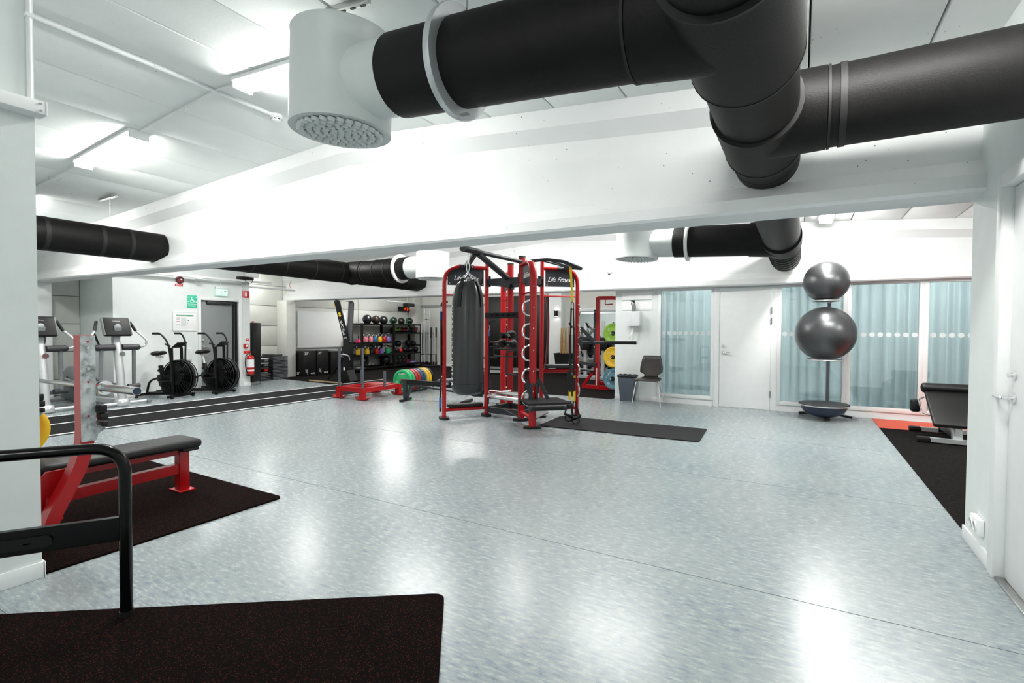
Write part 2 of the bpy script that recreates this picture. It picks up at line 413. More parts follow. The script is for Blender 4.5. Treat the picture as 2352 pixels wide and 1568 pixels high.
# running track
trk = thing('turf_track', 'black turf sprint track with three white lane lines', 'track', (-8.6, 5, 0))
m = MB(trk.location); m.prism([(-9.52, 1.05), (-7.85, 1.05), (-7.66, 9.5), (-9.42, 9.5)], .005, Matrix.Translation((0, 0, .0105))); m.build('turf', TURF, trk)
for xa, xb, wd in ((-9.50, -9.38, .045), (-8.74, -8.50, .05), (-7.86, -7.66, .05)):
    m = MB(trk.location); m.prism([(xa-wd/2, 1.05), (xa+wd/2, 1.05), (xb+wd/2, 9.6), (xb-wd/2, 9.6)], .004, Matrix.Translation((0, 0, .0135))); m.build('lane_line', WHITE, trk)
# ceiling: concrete planks with open joints
xs = [XW] + [RG-.63*k for k in range(12, 0, -1)] + [RG] + [.63-.613*k for k in range(7, -1, -1)] + [1.24, 1.85, 2.46, 3.07, 3.68, 4.29, XE]
m = MB()
for a, b in ((XW-.1, RG), (RG, XE+.1)):
    m.add([(a, YN-.1, cz(a)+.1), (b, YN-.1, cz(b)+.1), (b, YB+.1, cz(b)+.1), (a, YB+.1, cz(a)+.1), (a, YN-.1, cz(a)+.2), (b, YN-.1, cz(b)+.2), (b, YB+.1, cz(b)+.2), (a, YB+.1, cz(a)+.2)],
          [(0, 1, 2, 3), (7, 6, 5, 4), (0, 4, 5, 1), (1, 5, 6, 2), (2, 6, 7, 3), (3, 7, 4, 0)])
ceil = st(m.build('ceiling', GAP), 'white painted ceiling of long concrete planks pitched to a ridge')
for (ya, yb) in ((YN, 3.96), (3.964, 9.1), (9.104, YB)):
    for a, b in zip(xs, xs[1:]):
        a2, b2 = a+.005, b-.005; c = .008
        pr = [(a2, cz(a2)+.1), (a2, cz(a2)+c), (a2+c, cz(a2)), (b2-c, cz(b2)), (b2, cz(b2)+c), (b2, cz(b2)+.1)]
        m = MB(); n = len(pr)
        m.add([(x, ya, z) for x, z in pr]+[(x, yb, z) for x, z in pr], [tuple(range(n)), tuple(reversed(range(n, 2*n)))]+[(i, n+i, n+(i+1) % n, (i+1) % n) for i in range(n)])
        m.build('plank', SLAB, ceil)
# beams
def beam(x0, y0, x1, y1, zb, hw, label):
    m = MB(); secs = []
    for x in (x0, RG, x1):
        yc = y0+(y1-y0)*(x-x0)/(x1-x0)+hw; t = cz(x)+.02; w = .055
        pr = [(-hw+.02, zb), (-hw, zb+.02), (-hw, zb+.10), (-w, zb+.21), (-w, t-.27), (-hw, t-.17), (-hw, t), (hw, t), (hw, t-.17), (w, t-.27), (w, zb+.21), (hw, zb+.10), (hw, zb+.02), (hw-.02, zb)]
        secs.append([(x, yc+p, z) for p, z in pr])
    n = len(pr); vs = sum(secs, [])
    fs = [tuple(range(n)), tuple(reversed(range(2*n, 3*n)))]
    for k in (0, 1): fs += [(k*n+i, (k+1)*n+i, (k+1)*n+(i+1) % n, k*n+(i+1) % n) for i in range(n)]
    m.add(vs, fs); return st(m.build('ceiling_beam', BEAM), label)
def b1y(x): return 3.45+(x-XW)*.0360
beam(XW, b1y(XW), XR, b1y(XR), 2.15, .17, 'large white concrete beam crossing the picture in front')
def b2y(x): return 8.78+(x+12.4)*.0300
beam(XW, b2y(XW), XE, b2y(XE), 2.08, .17, 'white concrete beam further back above the glazed wall')
# walls
def wallbox(name, lo, hi, mat=WGREY, label=None, parent=None):
    m = MB(); m.b2(lo, hi); o = m.build(name, mat, parent)
    if parent is None: st(o, label)
    return o
HT = 3.45
wr = wallbox('wall_right', (XR, 3.68, 0), (XR+.13, 4.2, HT), label='light grey wall with the white door at the right edge')
wallbox('wall_piece', (XR, 2.6, 2.16), (XR+.13, 3.68, HT), parent=wr); wallbox('wall_piece', (XR, YN, 0), (XR+.13, 2.6, HT), parent=wr)
wl = wallbox('wall_left', (XL-.14, YN, 0), (XL, 1.02, HT), label='light grey wall end at the left edge')
wallbox('wall_near_left', (XW, .2, 0), (XL-.14, .32, HT), label='wall beside the weight bench')
wallbox('wall_rear', (XL, YN-.12, 0), (XR, YN, HT), label='wall behind the viewer')
wallbox('wall_east', (XE, 4.2, 0), (XE+.1, YB, HT), label='wall of the right bay')
wallbox('wall_east_near', (XR+.13, 4.1, 0), (XE, 4.2, HT), label='wall closing the right bay')
wallbox('wall_back', (XW, YB, 0), (XE, YB+.1, HT), WPANEL, label='back wall of the free weight area')
wallbox('wall_partition', (-3.1, YF, 0), (-2.98, YB, HT), WGREY, label='partition between free weights and studio')
wallbox('wall_far', (-2.98, YF, 0), (-2.285, YF+.1, 2.2), WGREY, label='grey wall piece with the paper dispenser')
wallbox('wall_far_end', (2.5, YF, 0), (XE, YF+.1, 2.2), WGREY, label='wall right of the windows')
wallbox('wall_far_top', (-2.98, YF+.02, 2.095), (XE, YF+.1, HT), WGREY, label='wall above the windows')
wallbox('wall_studio', (-2.98, 12.6, 0), (XE, 12.7, HT), WGREY, label='studio back wall behind the curtains')
# outer wall of concrete panels
ww = wallbox('wall_outer', (XW-.12, .32, 0), (XW-.03, YB, HT), GAP, label='outer wall of pale horizontal concrete panels')
for ya, yb in ((.32, 4.3), (6.95, 8.78), (8.78, 11.5), (11.5, YB)):
    z = 0.0
    for h in (.31, .54, .54, .54, .54, .6):
        m = MB(); m.b2((XW-.03, ya+.006, z+.006), (XW, yb-.006, z+h-.006), .004); m.build('panel', WPANEL, ww); z += h
wd = wallbox('wall_door', (XD-.12, 4.3, 0), (XD, 5.8, HT), label='grey wall with the emergency exit door')
wallbox('wall_piece', (XD-.12, 5.8, 1.97), (XD, 6.74, HT), parent=wd); wallbox('wall_piece', (XD-.12, 6.74, 0), (XD, 6.95, HT), parent=wd)
wallbox('wall_piece', (XW, 4.3, 0), (XD-.12, 4.42, HT), parent=wd); wallbox('wall_piece', (XW, 6.83, 0), (XD-.12, 6.95, HT), WPANEL, parent=wd)
# columns
m = MB(); m.b2((XW, 8.60, 0), (-11.98, 8.88, 2.08), .006); st(m.build('column', WPANEL), 'pale column under the far end of the second beam')
m = MB(); m.b2((XW, 3.45, 0), (XW+.3, 3.78, 2.15), .006); st(m.build('column', WHITE), 'white column under the first beam at the far left')
m = MB(); m.b2((XW, YB-.38, 0), (XW+.3, YB, 3), .006); st(m.build('column', WPANEL), 'pale corner column behind the storage rack')
m = MB(); m.b2((-6.78, YB-.3, 0), (-6.36, YB, 3), .006); st(m.build('column', WHITE), 'white column with wall lamp at the back')
m = MB(); m.b2((-9.25, YB-.12, .1), (-6.79, YB, 2.42), .01); st(m.build('trim_5', PLAST), 'black padded wall covering at the back')
m = MB(); m.b2((-12.1, YB-.06, 2.12), (-9.25, YB, 2.2)); st(m.build('trim_6', GREY), 'dark ledge high on the back wall')
# baseboards
for nm, lo, hi in (('baseboard_left', (XL, YN, 0), (XL+.012, 1.03, .085)), ('baseboard_left_end', (XL-.14, 1.02, 0), (XL+.012, 1.032, .085)),
                   ('baseboard_right', (XR-.012, 3.66, 0), (XR, 4.2, .085)), ('baseboard_right_end', (XR-.012, 4.2, 0), (XR+.13, 4.212, .085)),
                   ('baseboard_far', (-3.1, YF-.012, 0), (-2.285, YF, .085)), ('baseboard_door', (XD, 4.3, 0), (XD+.012, 5.79, .08)),
                   ('baseboard_door_end', (XD, 6.78, 0), (XD+.012, 6.95, .08)), ('baseboard_back', (-6.3, YB-.015, 0), (-3.12, YB, .12)),
                   ('baseboard_back_left', (-12.1, YB-.015, 0), (-6.8, YB, .09))):
    m = MB(); m.b2(lo, hi, .003); st(m.build(nm, WHITE))
# ---------------------------------------------------------------- glazed wall
def window(n, x0, x1, label, dots):
    w = thing('window_%d' % n, label, 'window', (x0, YF, 0), kind='structure'); y0, y1 = YF-.03, YF+.05
    del w['category']
    m = MB(w.location); z0, z1 = .105, 2.095; f = .055
    for lo, hi in (((x0, y0, z0), (x0+f, y1, z1)), ((x1-f, y0, z0), (x1, y1, z1)), ((x0+f, y0, z0), (x1-f, y1, z0+f+.01)), ((x0+f, y0, z1-f), (x1-f, y1, z1))): m.b2(lo, hi, .004)
    m.build('window_frame', WHITE, w)
    m = MB(w.location); m.b2((x0, YF-.012, 0), (x1, y1, z0)); m.build('window_sill', WHITE, w)
    m = MB(w.location); m.b2((x0+f, YF+.008, z0+f+.01), (x1-f, YF+.014, z1-f)); m.build('pane', GLASS, w)
    for d in dots:
        m = MB(w.location); m.prism(circ(.036, 20), .002, frame((d, YF+.006, 1.275), (1, 0, 0), (0, 0, 1), (0, -1, 0))); m.build('dot', DOT, w)
    # curtain on its rail behind the pane
    c = thing('curtain', 'pale blue-grey pleated curtain behind '+label.replace('glazed ', ''), 'curtain', ((x0+x1)/2, YF+.25, 0), group='curtains behind the glazed wall')
    m = MB(c.location); vs = []; nx = 90; a, b = x0+.012, x1-.012
    rnd = random.Random(n); ph = [rnd.uniform(0, 6) for _ in range(4)]
    for zi, z in enumerate((.03, .7, 1.4, 2.3)):
        for i in range(nx+1):
            x = a+(b-a)*i/nx; k = .6+.4*math.sin(zi*1.3+n)
            y = YF+.25 + .045*math.sin(x*44+ph[0]+.9*math.sin(x*9)+.12*zi) + .025*math.sin(x*19+ph[1]) + .014*math.sin(x*83+ph[2])*k
            vs.append((x, y, z))
    fs = [(zi*(nx+1)+i, zi*(nx+1)+i+1, (zi+1)*(nx+1)+i+1, (zi+1)*(nx+1)+i) for zi in range(3) for i in range(nx)]
    m.add(vs, fs, True); m.build('drape', CURT, c)
    m = MB(c.location); m.tube([(a, YF+.25, 2.31), (b, YF+.25, 2.31)], .012, 8); m.build('rail', SILV, c)
window(1, -2.285, -1.31, 'the glazed window left of the white door', [-2.185+.098*k for k in range(9)])
window(2, -.335, .62, 'the glazed window right of the white door behind the exercise balls', [-.23+.104*k for k in range(8)])
window(3, .62, 1.555, 'the middle glazed window right of the exercise balls', [.735+.103*k for k in range(8)])
window(4, 1.555, 2.5, 'the rightmost glazed window beside the wall edge', [1.67+.103*k for k in range(8)])
# doors
def leverset(dr, p, out, along, mat=CHROME, lz=.11):
    """lock cylinder and lever handle as parts of the leaf"""
    p, out, along = V3(p), V3(out), V3(along); o = dr.location
    m = MB(o); m.cyl(p, p+out*.012, .026, seg=20); m.cyl(p, p+out*.05, .010); m.tube(fil([p+out*.045, p+out*.052+along*.02, p+out*.05+along*.12], .015), .009, 8); m.build('door_handle', mat, dr)
    q = p+Vector((0, 0, lz)); m = MB(o); m.cyl(q, q+out*.014, .024, seg=20); m.cyl(q, q+out*.03, .014); m.build('lock', mat, dr)
d1 = thing('door_1', 'white interior door between the glazed windows', 'door', (-.83, YF, 0), kind='structure'); del d1['category']
m = MB(d1.location)
for lo, hi in (((-1.31, YF-.04, 0), (-1.225, YF+.08, 2.06)), ((-.425, YF-.04, 0), (-.335, YF+.08, 2.06)), ((-1.225, YF-.04, 2.005), (-.425, YF+.08, 2.06))): m.b2(lo, hi, .004)
m.build('door_frame', WHITE, d1)
m = MB(d1.location); m.b2((-1.31, YF-.01, 2.06), (-.335, YF+.08, 2.10)); m.build('lintel', WGREY, d1)
m = MB(d1.location); m.b2((-1.219, YF-.03, .008), (-.431, YF+.012, 1.999), .003); m.build('leaf', WHITE, d1)
leverset(d1, (-1.165, YF-.03, .95), (0, -1, 0), (1, 0, 0))
for z in (1.66, 1.49, .27):
    m = MB(d1.location); m.cyl((-.424, YF-.046, z-.055), (-.424, YF-.046, z+.055), .011); m.build('hinge', STEEL, d1)
d2 = thing('door_2', 'white door with brass lock at the right edge', 'door', (XR, 3.1, 0), kind='structure'); del d2['category']
m = MB(d2.location)
for lo, hi in (((XR-.02, 3.60, 0), (XR+.1, 3.68, 2.16)), ((XR-.02, 2.6, 2.085), (XR+.1, 3.60, 2.16)), ((XR-.02, 2.55, 0), (XR+.1, 2.62, 2.16))): m.b2(lo, hi, .004)
m.build('door_frame', WHITE, d2)
m = MB(d2.location); m.b2((XR+.03, 2.625, .012), (XR+.07, 3.595, 2.08), .003); m.build('leaf', WHITE, d2)
m = MB(d2.location); m.b2((XR-.01, 2.62, 0), (XR+.09, 3.60, .012), .003); m.build('threshold', STEEL, d2)
leverset(d2, (XR+.03, 3.52, .98), (-1, 0, 0), (0, 1, 0), lz=.12)
d3 = thing('door_3', 'dark grey emergency exit door with white frame on the far left', 'door', (XD, 6.27, 0), kind='structure'); del d3['category']
m = MB(d3.location)
for lo, hi in (((XD-.1, 5.8, 0), (XD+.02, 5.86, 1.98)), ((XD-.1, 6.68, 0), (XD+.02, 6.76, 1.98)), ((XD-.1, 5.86, 1.915), (XD+.02, 6.68, 1.98))): m.b2(lo, hi, .004)
m.build('door_frame', WHITE, d3)
m = MB(d3.location); m.b2((XD-.09, 5.865, .01), (XD-.05, 6.675, 1.91), .003); m.build('leaf', DOORG, d3)
m = MB(d3.location); m.b2((XD-.05, 5.93, .33), (XD-.047, 6.62, .42)); m.build('kick_plate', STEEL, d3)
m = MB(d3.location); m.b2((XD-.05, 6.56, .05), (XD-.03, 6.6, 1.9)); m.b2((XD-.05, 6.62, .05), (XD-.02, 6.66, 1.9)); m.build('seal_strip', PLAST, d3)
m = MB(d3.location); m.tube([(XD-.03, 6.62, 1.86), (XD+.06, 6.38, 1.87), (XD-.03, 6.2, 1.89)], .012, 6); m.b2((XD-.05, 6.0, 1.84), (XD+.0, 6.5, 1.9), .004); m.build('door_closer', DGREY, d3)
leverset(d3, (XD-.05, 5.92, .93), (1, 0, 0), (0, 1, 0), lz=.13)
# ---------------------------------------------------------------- small things fixed to the near left wall
lt = thing('cable_trunking', 'white trunking ledge screwed to the grey wall at the upper left edge', 'trunking', (XL, .5, 2.48))
m = MB(lt.location); m.b2((XL+.001, YN+.5, 2.40), (XL+.10, 1.035, 2.465), .003); m.build('channel', WHITE, lt)
m = MB(lt.location); m.b2((XL+.001, 1.035, 2.398), (XL+.102, 1.042, 2.467), .002); m.build('end_cap', PAPER, lt)
for z in (2.415, 2.45):
    m = MB(lt.location); m.cyl((XL+.10, 1.015, z), (XL+.106, 1.015, z), .005, seg=10); m.build('screw', STEEL, lt)
vp = thing('conduit', 'thin white vertical conduit on the corner of the left wall', 'conduit', (XL, 1.0, 2.47))
m = MB(vp.location); m.tube([(XL+.012, 1.0, 2.47), (XL+.012, 1.0, 3.28)], .011, 10); m.build('pipe', WHITE, vp)
m = MB(vp.location); m.b2((XL, .985, 2.9), (XL+.026, 1.015, 2.92)); m.build('clip', WHITE, vp)
ol = thing('wall_socket', 'white double power socket low on the right wall', 'socket', (XR, 3.87, .2))
m = MB(ol.location); m.b2((XR-.035, 3.81, .145), (XR-.001, 3.955, .24), .006); m.build('housing', PAPER, ol)
for y in (3.845, 3.92):
    m = MB(ol.location); m.lathe([(.030, 0), (.030, .006), (.024, .006), (.022, -.0)], frame((XR-.035, y, .195), (0, 1, 0), (0, 0, 1), (-1, 0, 0)), 20); m.build('outlet', WHITE, ol)
# ---------------------------------------------------------------- luminaires
def luminaire(x, y, along, label, L=1.3, drop=.0):
    z = cz(x)-drop; t = thing('ceiling_light', label, 'ceiling light', (x, y, z), group='linear ceiling lights')
    sl = -.07 if x > RG else .07
    ux = Vector((1, 0, sl)).normalized() if along == 'X' else Vector((0, 1, 0)); uy = Vector((0, 1, 0)) if along == 'X' else Vector((1, 0, sl)).normalized()
    uz = ux.cross(uy); uz = uz if uz.z > 0 else -uz
    M = frame((x, y, z), ux, uz.cross(ux), uz)
    m = MB(t.location); m.box((0, 0, -.018), (L, .19, .034), 0, .006, M); m.build('housing', WHITE, t)
    pr = [(.085*math.cos(a), -.034-.052*math.sin(a)) for a in [PI*k/10 for k in range(11)]]
    m = MB(t.location); n = len(pr); h = L/2-.035
    m.add([M @ Vector((-h, p, q)) for p, q in pr]+[M @ Vector((h, p, q)) for p, q in pr], [(i, i+1, n+i+1, n+i) for i in range(n-1)]+[tuple(range(n)), tuple(reversed(range(n, 2*n)))], [True]*(n-1)+[False, False])
    m.build('diffuser', LAMPM, t)
    for s in (-1, 1):
        m = MB(t.location); m.box((s*(L/2-.018), 0, -.05), (.034, .17, .075), 0, .012, M); m.build('end_cap', WHITE, t)
    return t
luminaire(-6.3, 2.45, 'X', 'glowing linear ceiling light on the left between planks and duct')
luminaire(-3.32, 2.45, 'X', 'glowing linear ceiling light partly hidden behind the white diffuser drum')
luminaire(.22, 2.45, 'X', 'linear ceiling light above the thick black duct')
luminaire(-9.3, 2.45, 'X', 'linear ceiling light above the elliptical trainers')
luminaire(.3, 8.25, 'Y', 'ceiling light behind the beam right of the duct')
for x, lb in ((-8.5, 'above the turf track'), (-5.4, 'above the punch bag'), (-2.3, 'above the floor mat'), (.75, 'right of the duct, added for brightness')): luminaire(x, 6.85 if x > -3 else 6.3, 'X', 'linear ceiling light hidden behind the front beam '+lb)  # rightmost one is added to brighten the right of the second bay
for x, lb in ((-9.45, 'near the exit door'), (-4.2, 'near the second beam')): luminaire(x, 5.1 if x < -9 else 7.6, 'Y', 'added fill light hidden behind the front beam '+lb, L=.9)  # added lamps, out of view, to brighten the door wall and second beam
luminaire(-11.7, 7.7, 'Y', 'ceiling light in the corner above the step platforms', L=.5)
for x in (-10.9, -8.2, -5.0): luminaire(x, 11.6, 'X', 'linear ceiling light of the free weight area %s' % {-10.9: 'by the storage rack', -8.2: 'in the middle', -5.0: 'by the power rack'}[x])
luminaire(-1.3, -1.9, 'X', 'added fill light behind the viewer')  # unseen lamp, put in to keep the near walls bright
luminaire(3.0, 6.6, 'X', 'linear ceiling light of the right bay')
for x in (-1.2, 1.8): luminaire(x, 10.6, 'X', 'added unseen light in the studio behind the curtains %s' % ('left' if x < 0 else 'right'), L=1.3)  # lamps added in the studio so the curtains are lit from behind
# conduits on the ceiling
def conduit(pts, label, r=.009):
    t = thing('conduit', label, 'conduit', pts[0]); m = MB(pts[0]); m.tube(pts, r, 6); m.build('pipe', WHITE, t)
    p = (V3(pts[0])+V3(pts[-1]))/2; m = MB(pts[0]); m.box(p, (.03, .03, .022), 0, .003); m.build('clip', WHITE, t)
conduit([(-5.63, 2.45, cz(-5.63)-.012), (RG, 2.45, cz(RG)-.012), (-3.99, 2.45, cz(-3.99)-.012)], 'white cable conduit between the two glowing ceiling lights')
conduit([(-8.6, 2.45, cz(-8.6)-.012), (-6.97, 2.45, cz(-6.97)-.012)], 'white cable conduit left of the glowing ceiling light')
conduit([(RG-.02, 1.02, cz(RG)-.014), (RG-.02, 2.98, cz(RG)-.014)], 'long white conduit leading to the smoke detector', .013)
sd = thing('smoke_detector', 'small round white smoke detector on the ceiling left of the diffuser drum', 'smoke detector', (RG-.03, 3.03, cz(RG)))
m = MB(sd.location); m.lathe([(.03, -.06), (.042, -.05), (.045, -.032), (.045, -.03)], Matrix.Translation((RG-.03, 3.03, cz(RG))), 20); m.build('sensor_head', WHITE, sd)
m = MB(sd.location); m.lathe([(.056, -.03), (.058, -.012), (.058, -.001)], Matrix.Translation((RG-.03, 3.03, cz(RG))), 20); m.build('base', WHITE, sd)
m = MB(sd.location)
for k in range(8): m.box((RG-.03+.044*math.cos(k*PI/4), 3.03+.044*math.sin(k*PI/4), cz(RG)-.042), (.02, .004, .008), k*PI/4+PI/2)
m.build('vent_slots', DGREY, sd)
# ================================================================ VENTILATION
def band(d, p, t, r, w=.012, seg=36):
    p, t = V3(p), V3(t).normalized(); m = MB(d.location); m.cyl(p-t*w/2, p+t*w/2, r+.003, seg=seg); m.build('seam', SEAM, d)
def ring(m, p, t, r0, r1, w, seg=44):
    """flat flange ring round a duct"""
    p, t = V3(p), V3(t).normalized(); a = (UPZ - t*t.z).normalized(); M = frame(p, a, t.cross(a), t)
    m.lathe([(r0, -w/2), (r1, -w/2), (r1+.004, 0), (r1, w/2), (r0, w/2), (r0, -w/2)], M, seg)
def diffuser(root, c, ax, R, h, prefix, single=True):
    """drum with a perforated nozzle plate; ax = drum axis pointing up"""
    ax = V3(ax).normalized(); a = (UPX - ax*ax.x).normalized(); M = frame(c, a, ax.cross(a), ax); o = root.location
    m = MB(o); m.lathe([(R*.93, -h/2+.004), (R, -h/2), (R+.002, -h/2+.01), (R, -h/2+.02), (R, h/2-.015), (R+.005, h/2-.008), (R, h/2), (.001, h/2)], M, 48); m.build('drum', DWHITE, root)
    m = MB(o); m.lathe([(.0005, -h/2+.006), (R*.94, -h/2+.006)], M, 40); m.build('nozzle_plate', PLAST, root)
    pts = []
    for k in range(6):
        n = max(1, int(round(6.1*k))); r = R*.155*k
        for i in range(n): pts.append((r*math.cos(2*PI*i/n+k*.4), r*math.sin(2*PI*i/n+k*.4)))
    mm = MB(); nr = R*.074
    Mn = Matrix.Translation((0, 0, 0)) @ Matrix.Rotation(.38, 4, 'Y')
    mm.lathe([(.0005, -.016), (nr*.85, -.016), (nr, -.012), (nr, .004)], Mn, 12)
    if single:
        me = None
        for p in pts:
            if me is None:
                ob = mm.build('nozzle', DWHITE, root); me = ob.data
            else:
                ob = bpy.data.objects.new('nozzle', me); COL.objects.link(ob); ob.parent = root
            ob.matrix_local = Matrix.Translation(-V3(o)) @ M @ Matrix.Translation((p[0], p[1], -h/2))
    else:
        m = MB(o)
        for p in pts: m.add([M @ Matrix.Translation((p[0], p[1], -h/2)) @ v for v in mm.v], mm.f, mm.s)
        m.build('nozzles', DWHITE, root)['kind'] = 'stuff'
XM, ZM, RM = -.23, 2.53, .208
# right main duct, first bay with its two branches
d = thing('ventilation_duct', 'thick black foreground duct with two branches and a large white drum diffuser', 'air duct', (XM, 2.4, ZM))
o = d.location
m = MB(o); m.cyl((XM, .35, ZM), (XM, b1y(XM)+.14, ZM), RM, seg=48); m.build('main_pipe', FOAM, d)
m = MB(o); m.cyl((XM, 1.72, ZM+.0), (XM, 2.42, ZM), RM+.022, seg=48); m.build('left_sleeve', FOAM, d)
m = MB(o)
YBL, SB = 2.05, .09
u = Vector((-1, 0, SB)).normalized(); p0 = Vector((XM, YBL, ZM))
m.cyl(p0, p0+u*.36, RM+.02, RM+.008, seg=44); m.build('left_saddle', FOAM, d)
m = MB(o); m.cyl((XM, 3.0, ZM), (XM, 3.58, ZM), RM+.018, seg=48); m.build('right_sleeve', FOAM, d)
m = MB(o); m.cyl((XM, 3.22, ZM), (XM+.33, 3.22, ZM), RM+.016, RM+.006, seg=44); m.build('right_saddle', FOAM, d)
for y in (1.25, 1.72, 2.42, 2.98, 3.6, 3.85): band(d, (XM, y, ZM), UPY, RM+(.022 if y in (1.72, 2.42) else .019 if y in (2.98, 3.6) else 0))
band(d, p0+u*.37, u, RM+.006); band(d, (XM+.34, 3.22, ZM), UPX, RM+.004); band(d, (XM+.40, 3.22, ZM), UPX, RM+.001, .03)
Lb = 1.60
m = MB(o); m.cyl(p0, p0+u*1.66, RM, seg=48); m.build('branch_pipe', FOAM, d)
m = MB(o); m.cyl((XM, 3.22, ZM), (XR-.003, 3.22, ZM), RM-.002, seg=48); m.build('branch_pipe', FOAM, d)
m = MB(o); ring(m, p0+u*1.27, u, RM-.01, RM+.055, .035); m.build('flange', SILV, d)
m = MB(o); q = p0+u*1.27+Vector((0, 0, -(RM+.045))); m.box(q+u*-.03, (.05, .03, .004)); m.build('flange_clip', STEEL, d)
m = MB(o); m.cyl(p0+u*1.6, p0+u*2.0, RM-.012, seg=48); m.build('neck', DWHITE, d)
dc = p0+u*2.115+Vector((0, 0, .015)); dax = Vector((.05, 0, 1))
diffuser(d, dc, dax, .285, .53, 'near')
hg = thing('duct_hanger', 'perforated steel hanger bracket on the ceiling above the white diffuser drum', 'bracket', (-2.3, 2.05, cz(-2.3)))
m = MB(hg.location); m.box((-2.3, 2.06, cz(-2.3)-.02), (.30, .035, .035), .15, .004); m.build('rail', STEEL, hg)
m = MB(hg.location); m.cyl((-2.39, 2.04, cz(-2.39)-.03), (-2.39, 2.04, dc.z+.25), .006, seg=8); m.build('rod', STEEL, hg)
m = MB(hg.location)
for k in range(4): m.box((-2.41+.07*k, 2.06-.01+.0105*k, cz(-2.3)-.039), (.035, .012, .004), .15)
m.build('slot', DGREY, hg)
for (x, y, zz) in ((-1.45, 2.05, 2.86),):
    r_ = thing('duct_hanger', 'thin steel rod holding the foreground duct flange', 'bracket', (x, y, zz)); m = MB(r_.location); m.cyl((x, y, zz), (x, y, cz(x)), .005, seg=8); m.build('rod', STEEL, r_)
    m = MB(r_.location); m.box((x, y, cz(x)-.006), (.08, .03, .012)); m.build('plate', STEEL, r_)
# right main duct, second bay with branch and diffuser
d = thing('ventilation_duct', 'black ribbed duct beyond the front beam, right of the red training frame', 'air duct', (XM, 6.5, ZM-.04))
o = d.location; Z2 = 2.48
m = MB(o); m.cyl((XM, b1y(XM)+.24, Z2+.03), (XM, 9.13, Z2), RM, seg=40); m.build('main_pipe', FOAM, d)
for k in range(9): band(d, (XM, 6.9+.25*k, Z2), UPY, RM+.004, .02)
YB2 = 7.15; p0 = Vector((XM, YB2, Z2)); u = Vector((-1, 0, .05)).normalized()
m = MB(o); m.cyl(p0, p0+u*1.30, RM, seg=36); m.build('branch_pipe', FOAM, d)
m = MB(o); m.cyl(p0, p0+u*.36, RM+.02, RM+.01, seg=36); m.build('saddle', FOAM, d)
m = MB(o); m.cyl((XM, YB2-.28, Z2), (XM, YB2+.28, Z2), RM+.02, seg=40); m.build('sleeve', FOAM, d)
m = MB(o); ring(m, p0+u*1.12, u, RM-.01, RM+.05, .035, 36); m.build('flange', WHITE, d)
m = MB(o); m.cyl(p0+u*1.28, p0+u*1.62, RM-.008, seg=36); m.build('neck', DWHITE, d)
diffuser(d, p0+u*1.83+Vector((0, 0, .0)), (.04, 0, 1), .30, .46, 'far', False)
# left main duct
d = thing('ventilation_duct', 'black duct at the left running into the front beam', 'air duct', (-8.0, 3, 2.46)); o = d.location
m = MB(o); m.cyl((-8.0, .33, 2.46), (-8.0, b1y(-8)+.14, 2.46), .205, seg=40); m.build('main_pipe', FOAM, d)
for y in (2.42, 2.98, 3.3): band(d, (-8.0, y, 2.46), UPY, .205, .045)
hg = thing('duct_hanger', 'steel hanger rail and rod holding the left black duct', 'bracket', (-8.1, 3.13, cz(-8.1)))
m = MB(hg.location); m.box((-8.1, 3.13, cz(-8.1)-.025), (.5, .035, .03), 0, .004); m.build('rail', STEEL, hg)
m = MB(hg.location); m.cyl((-8.05, 3.13, 2.67), (-8.05, 3.13, cz(-8.1)-.03), .006, seg=8); m.build('rod', STEEL, hg)
d = thing('ventilation_duct', 'long black duct beyond the front beam, left of the red training frame', 'air duct', (-7.9, 7, 2.45)); o = d.location
A, B = Vector((-8.0, b1y(-8)+.23, 2.46)), Vector((-7.72, b2y(-7.7)+.14, 2.41)); tt = (B-A).normalized()
m = MB(o); m.cyl(A, B, .205, seg=40); m.build('main_pipe', FOAM, d)
for k in range(1, 9): band(d, A+(B-A)*(k/9), tt, .207, .03)
p0 = A+(B-A)*.62; u = Vector((1, 0, .015)).normalized()
m = MB(o); m.cyl(p0, p0+u*1.55, .21, seg=36); m.build('branch_pipe', FOAM, d)
m = MB(o); m.cyl(p0, p0+u*.4, .23, .218, seg=36); m.build('saddle', FOAM, d)
for k in (.45, .75, 1.05): band(d, p0+u*k, u, .212, .03)
m = MB(o); ring(m, p0+u*1.33, u, .2, .265, .035, 36); m.build('flange', WHITE, d)
m = MB(o); m.cyl(p0+u*1.53, p0+u*1.85, .2, seg=36); m.build('neck', DWHITE, d)
diffuser(d, p0+u*2.08, (0, 0, 1), .30, .46, 'left', False)
# ================================================================ LEFT SIDE
def mat(name, label, c, L, W, rz, material, t=.012, r=.05, cat='mat'):
    m = MB(); m.prism(rrect(L, W, r), t, Matrix.Translation((0, 0, t/2+.0005))); o = m.build(name, material); o.location = c; o.rotation_euler = (0, 0, rz); return tag(o, label, cat)
A_ = math.radians(35.8); a = Vector((-math.cos(A_), -math.sin(A_), 0)); b = Vector((math.sin(A_), -math.cos(A_), 0))
c = Vector((-1.51, 1.955, 0))+a*1.1+b*.6
mat('rubber_mat', 'black red-flecked rubber mat in the near left corner under the tubular rail', c, 2.2, 1.2, A_, RUB)
mat('rubber_mat', 'black rubber mat under the red weight bench', (-4.74, 1.70, 0), 2.54, 1.50, 0, RUB)
p = [fl(1232, 978), fl(1290, 957), fl(1628, 986), fl(1604, 1016)]
mat('rubber_mat', 'dark grey floor mat beside the red training frame under the suspension straps', (-2.08, 6.57, 0), 2.08, .86, .05, RUBG)
